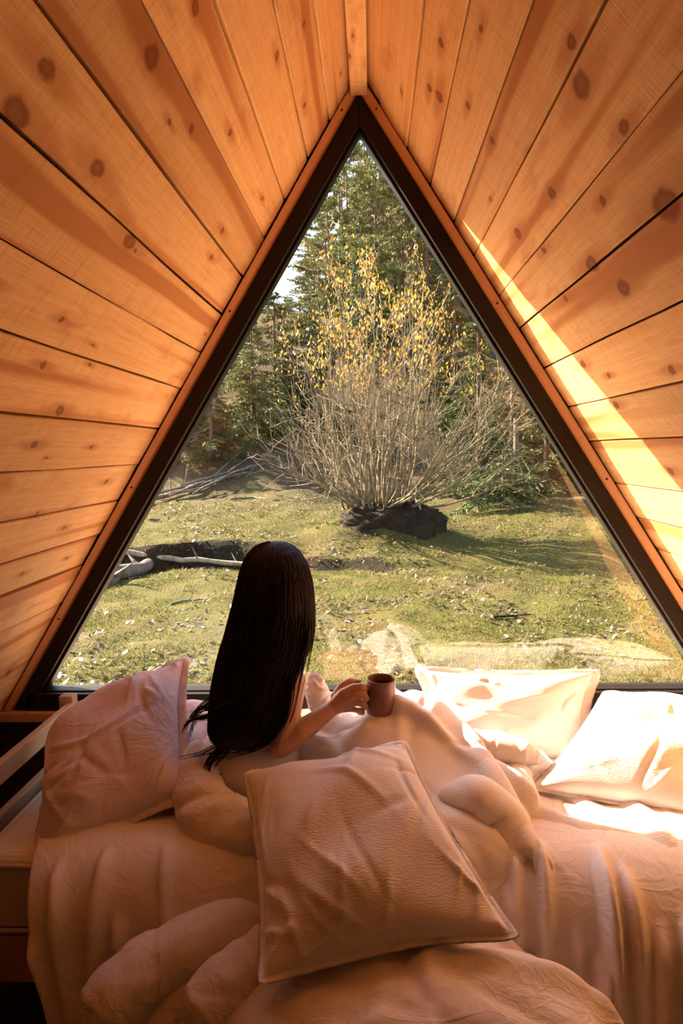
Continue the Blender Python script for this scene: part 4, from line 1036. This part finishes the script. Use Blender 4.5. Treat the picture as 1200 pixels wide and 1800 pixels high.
# right arm
S = atY(514, 1200, 1.965); E = atY(493, 1312, 1.885); WR = atY(582, 1246, 1.945)
ball_chain(bm, [(-.345, 1.99, .872), tuple(S*.55+np.array([-.345, 1.99, .875])*.45+[0, 0, .004]), tuple(S)], [.05, .046, .0415])
mid = S*.5+E*.5+np.array([.004, -.008, 0]); ball_chain(bm, [tuple(S), tuple(mid), tuple(E)], [.0415, .038, .0335])
fm = E*.62+WR*.38+np.array([0, -.004, .0]); ball_chain(bm, [tuple(E), tuple(fm), tuple(WR)], [.034, .0345, .0235])
# right hand round the handle: palm, four fingers, thumb
def hp_(x, y, Y): return tuple(atY(x, y, Y))
K = [hp_(620, 1208, 1.950), hp_(626, 1221, 1.940), hp_(625, 1235, 1.942), hp_(617, 1246, 1.952)]
for (mx_, my_, mY), kp in zip(((603, 1219, 1.948), (606, 1229, 1.943), (604, 1238, 1.945), (600, 1244, 1.951)), K):
    ball_chain(bm, [tuple(WR), hp_(mx_, my_, mY), kp], [.0215, .0150, .0102])
ball_chain(bm, [K[0], hp_(635, 1206, 1.948), hp_(643, 1212, 1.956), hp_(642, 1217, 1.972)], [.0108, .0098, .0090, .0075])
ball_chain(bm, [K[1], hp_(640, 1222, 1.940), hp_(645, 1228, 1.952), hp_(638, 1231, 1.970)], [.0106, .0096, .0090, .0075])
ball_chain(bm, [K[2], hp_(638, 1237, 1.942), hp_(643, 1243, 1.954), hp_(635, 1244, 1.970)], [.0102, .0094, .0088, .0075])
ball_chain(bm, [K[3], hp_(631, 1249, 1.950), hp_(637, 1253, 1.960), hp_(630, 1253, 1.972)], [.0092, .0085, .0080, .0068])
ball_chain(bm, [hp_(590, 1224, 1.966), hp_(601, 1205, 1.976), hp_(615, 1197, 1.982), hp_(631, 1199, 1.985)], [.0165, .0115, .0100, .0078])
# left arm resting on the thigh
SL_ = np.array([-.445, 1.995, .845]); EL_ = np.array([-.475, 2.09, .665]); WL_ = np.array([-.38, 2.22, .70])
ball_chain(bm, [(-.345, 1.99, .872), (-.40, 1.99, .868), tuple(SL_)], [.05, .046, .0415]); ball_chain(bm, [tuple(SL_), tuple(SL_*.5+EL_*.5), tuple(EL_)], [.0415, .038, .0335]); ball_chain(bm, [tuple(EL_), tuple(EL_*.6+WL_*.4), tuple(WL_)], [.0335, .034, .0235])
for k, (dx, dz, l) in enumerate(((.030, .010, .058), (.012, .006, .068), (-.006, .002, .064), (-.022, -.002, .050))):
    b0 = WL_+np.array([.045+dx*.35, .045+dx*-.55, dz]); b1 = b0+np.array([.55, .35, -.25])*l*.5; b2 = b1+np.array([.35, .25, -.75])*l*.45
    ball_chain(bm, [tuple(WL_), tuple(WL_*.4+b0*.6), tuple(b0)], [.0225, .018, .0118]); ball_chain(bm, [tuple(b0), tuple(b1), tuple(b2)], [.0115, .0102, .0080])
ball_chain(bm, [tuple(WL_+[.015, -.012, .004]), tuple(WL_+[.045, -.028, .004]), tuple(WL_+[.075, -.02, -.01])], [.0165, .012, .0085])
# legs folded to the side under the duvet
ball_chain(bm, [tuple(HIP+[.09, .02, 0]), (-.14, 2.09, .60), (.04, 2.13, .635)], [.085, .075, .055]); ball_chain(bm, [(.04, 2.13, .635), (.11, 2.11, .60), (.19, 2.09, .545)], [.055, .046, .034]); ball_chain(bm, [(.19, 2.09, .545), (.22, 2.13, .535), (.25, 2.17, .53)], [.034, .030, .022])
ball_chain(bm, [tuple(HIP+[-.07, .03, 0]), (-.25, 2.16, .585), (-.08, 2.21, .60)], [.085, .072, .055]); ball_chain(bm, [(-.08, 2.21, .60), (.02, 2.20, .575), (.10, 2.19, .54)], [.055, .046, .034]); ball_chain(bm, [(.10, 2.19, .54), (.14, 2.22, .535), (.18, 2.23, .53)], [.034, .030, .022])
body = remeshed('body', bm, .0033, 3, M_SKIN, per)
# eyes, brows, lips, nail
M_EYE = plain('eye_white', (0.7, 0.68, 0.65), 0.2); M_IRIS = plain('iris', (0.06, 0.03, 0.015), 0.15); M_LIP = plain('lips', (0.45, 0.16, 0.13), 0.4); M_HAIR_D = plain('brow_hair', (0.02, 0.011, 0.008), 0.6)
PO = Vector(per.location)
for s in (-1, 1):
    for nm, rr_, dy, mt_ in (('eye', .0105, .074, M_EYE), ('iris', .0052, .0815, M_IRIS)):
        b = bmesh.new(); bmesh.ops.create_uvsphere(b, u_segments=14, v_segments=10, radius=rr_); me = bpy.data.meshes.new(nm); b.to_mesh(me); b.free()
        link(nm, me, mt_, per, Vector((hx+s*.031, hy_+dy+.004, hz+.002))-PO, True)
    mb = MB(); mb.tube([(hx+s*(.014+.010*k), hy_+.0925-.004*k*k*.5, hz+.025+.003*sin(k*1.0)) for k in range(4)], [.002, .003, .003, .0012], 6); o = link('eyebrow', mb.mesh('brow', True), M_HAIR_D, per, -PO)
mb = MB(); mb.tube([(hx-.020, hy_+.090, hz-.066), (hx-.008, hy_+.0985, hz-.063), (hx+.008, hy_+.0985, hz-.063), (hx+.020, hy_+.090, hz-.066)], [.002, .0045, .0045, .002], 6); link('lips', mb.mesh('lips', True), M_LIP, per, -PO)
b = bmesh.new(); bmesh.ops.create_uvsphere(b, u_segments=12, v_segments=8, radius=1, matrix=Matrix.Translation(Vector(atY(630, 1197.5, 1.981))-PO) @ Matrix.Diagonal((.0095, .006, .0028, 1))); me = bpy.data.meshes.new('nail'); b.to_mesh(me); b.free(); o = link('thumb_nail', me, M_NAIL, per, None, True); o['label'] = 'dark painted thumb nail'
# cream strapless top
bm = bmesh.new(); ellip(bm, HIP+[0, 0, .01], (.165, .125, .108)); ellip(bm, (-.375, 1.985, .68), (.127, .094, .13)); ellip(bm, (-.357, 1.99, .77), (.139, .100, .085))
cam_top = remeshed('camisole', bm, .006, 3, M_COTTON, per); cam_top['label'] = 'cream sleeveless top'
uv_grid(cam_top.data, np.zeros((len(cam_top.data.vertices), 2)))
# hair: a body of hair plus strands and trailing locks
def hair_mat():
    t = NT('dark_hair'); isl = t.n('ShaderNodeNewGeometry').outputs['Random Per Island']; c = t.mix(isl, (0.008, 0.0045, 0.0032), (0.030, 0.015, 0.009))
    return t.done(t.bsdf(c, 0.45, None, Specular_IOR_Level=.2))
M_HAIR = hair_mat()
LV = [(951, 477, 487, 1.985, .004), (954, 462, 502, 1.985, .035), (960, 449, 514, 1.985, .055), (972, 437, 526, 1.980, .076), (990, 428, 537, 1.975, .092), (1015, 421, 545, 1.968, .100), (1045, 415, 549, 1.960, .098), (1080, 406, 551, 1.945, .085), (1115, 397, 550, 1.925, .066), (1150, 386, 538, 1.905, .050), (1185, 378, 523, 1.888, .042), (1220, 371, 509, 1.876, .036), (1255, 368, 497, 1.864, .032), (1285, 366, 482, 1.853, .028), (1305, 372, 462, 1.845, .018), (1318, 390, 440, 1.84, .006)]
def hair_sec(t):
    k = np.array(LV, float); i = np.arange(len(k)); return [np.interp(t, i, k[:, j]) for j in range(5)]
def hair_pt(t, ph, f=1.0):
    py, xl, xr, Y, dp = hair_sec(t); c = atY((xl+xr)/2, py, Y); w = np.linalg.norm(atY(xr, py, Y)-atY(xl, py, Y))/2
    return c+np.array([cos(ph)*w*f, -sin(ph)*dp*f, 0])
rg = np.random.default_rng(5); n = 72; T = np.linspace(0, len(LV)-1, 70); G = np.zeros((70, n, 3)); gro = sum(np.sin(np.linspace(0, 2*pi, n)*f+rg.uniform(0, 6))*a for f, a in ((9, .010), (17, .010), (29, .008), (5, .012)))
gro[-1] = gro[0]
for i, t in enumerate(T):
    for j, ph in enumerate(np.linspace(0, 2*pi, n)): G[i, j] = hair_pt(t, ph, .95+gro[j]*min(1, t/5))
hb = link('hair', grid_mesh('hair', G, .01, .01), M_HAIR, per, -PO)
mb = MB()
for s in range(1400):
    ph = rg.uniform(-.35, pi+.35); t1 = rg.uniform(10.5, 15.0) if rg.random() < .8 else rg.uniform(7, 11); t0 = rg.uniform(0.2, 2.5) if rg.random() < .8 else rg.uniform(3, 8); k = 13; wv = rg.uniform(0, 6.28); wa = rg.uniform(.02, .09); fr0 = rg.uniform(.97, 1.05); P = []
    for t in np.linspace(t0, t1, k): P.append(hair_pt(t, ph+wa*sin(t*1.1+wv)*min(1, t/6), fr0))
    r0 = rg.uniform(.0008, .0017); mb.tube(P, [r0*(1-.6*i/k) for i in range(k)], 3, False)
o = link('hair_strands', mb.mesh('strands', True), M_HAIR, hb); o['kind'] = 'stuff'
mb = MB()
LOCKS = [[(405, 1225), (372, 1243), (350, 1244), (337, 1258), (322, 1283)], [(400, 1240), (365, 1262), (342, 1262), (326, 1272), (318, 1290)], [(440, 1255), (405, 1298), (355, 1325), (316, 1334)], [(425, 1270), (388, 1312), (362, 1338), (360, 1358), (374, 1366), (390, 1362)], [(430, 1265), (395, 1315), (368, 1342), (366, 1360), (382, 1364)],
         [(512, 1195), (508, 1250), (488, 1295), (450, 1318), (395, 1328), (352, 1328)], [(500, 1225), (490, 1285), (455, 1310), (415, 1322), (372, 1340)], [(470, 1265), (440, 1298), (400, 1318), (340, 1332)], [(548, 1090), (547, 1130), (540, 1165), (545, 1180)], [(545, 1110), (538, 1160), (528, 1200), (520, 1250), (500, 1295)], [(455, 1270), (420, 1300), (384, 1335), (372, 1352)], [(395, 1215), (360, 1236), (345, 1250), (340, 1275), (330, 1300)]]
for li, L in enumerate(LOCKS):
    kk = len(L); tt = np.linspace(0, kk-1, 16); px = np.interp(tt, range(kk), [q[0] for q in L]); py = np.interp(tt, range(kk), [q[1] for q in L])
    for _ in range(3): px[1:-1] = .25*px[:-2]+.5*px[1:-1]+.25*px[2:]; py[1:-1] = .25*py[:-2]+.5*py[1:-1]+.25*py[2:]
    for s in range(16 if li not in (8, 9) else 7):
        ox, oy, od = rg.normal(0, 3.2), rg.normal(0, 2.6), rg.normal(0, .008); cut = int(rg.integers(11, 17)); sp = rg.uniform(.3, 1.5)
        D0 = 1.865 if li not in (8, 9) else 1.89
        P = [atY(px[i]+ox*(1-.5*i/16)*sp, py[i]+oy*sp, D0+od-.02*sin(i*.2)) for i in range(cut)]
        mb.tube(P, [max(.0006, .0022*(1-i/cut)) for i in range(cut)], 3, False)
o = link('hair_lock', mb.mesh('locks', True), M_HAIR, hb); o['kind'] = 'stuff'; o['label'] = 'loose hair ends trailing over the bedding'
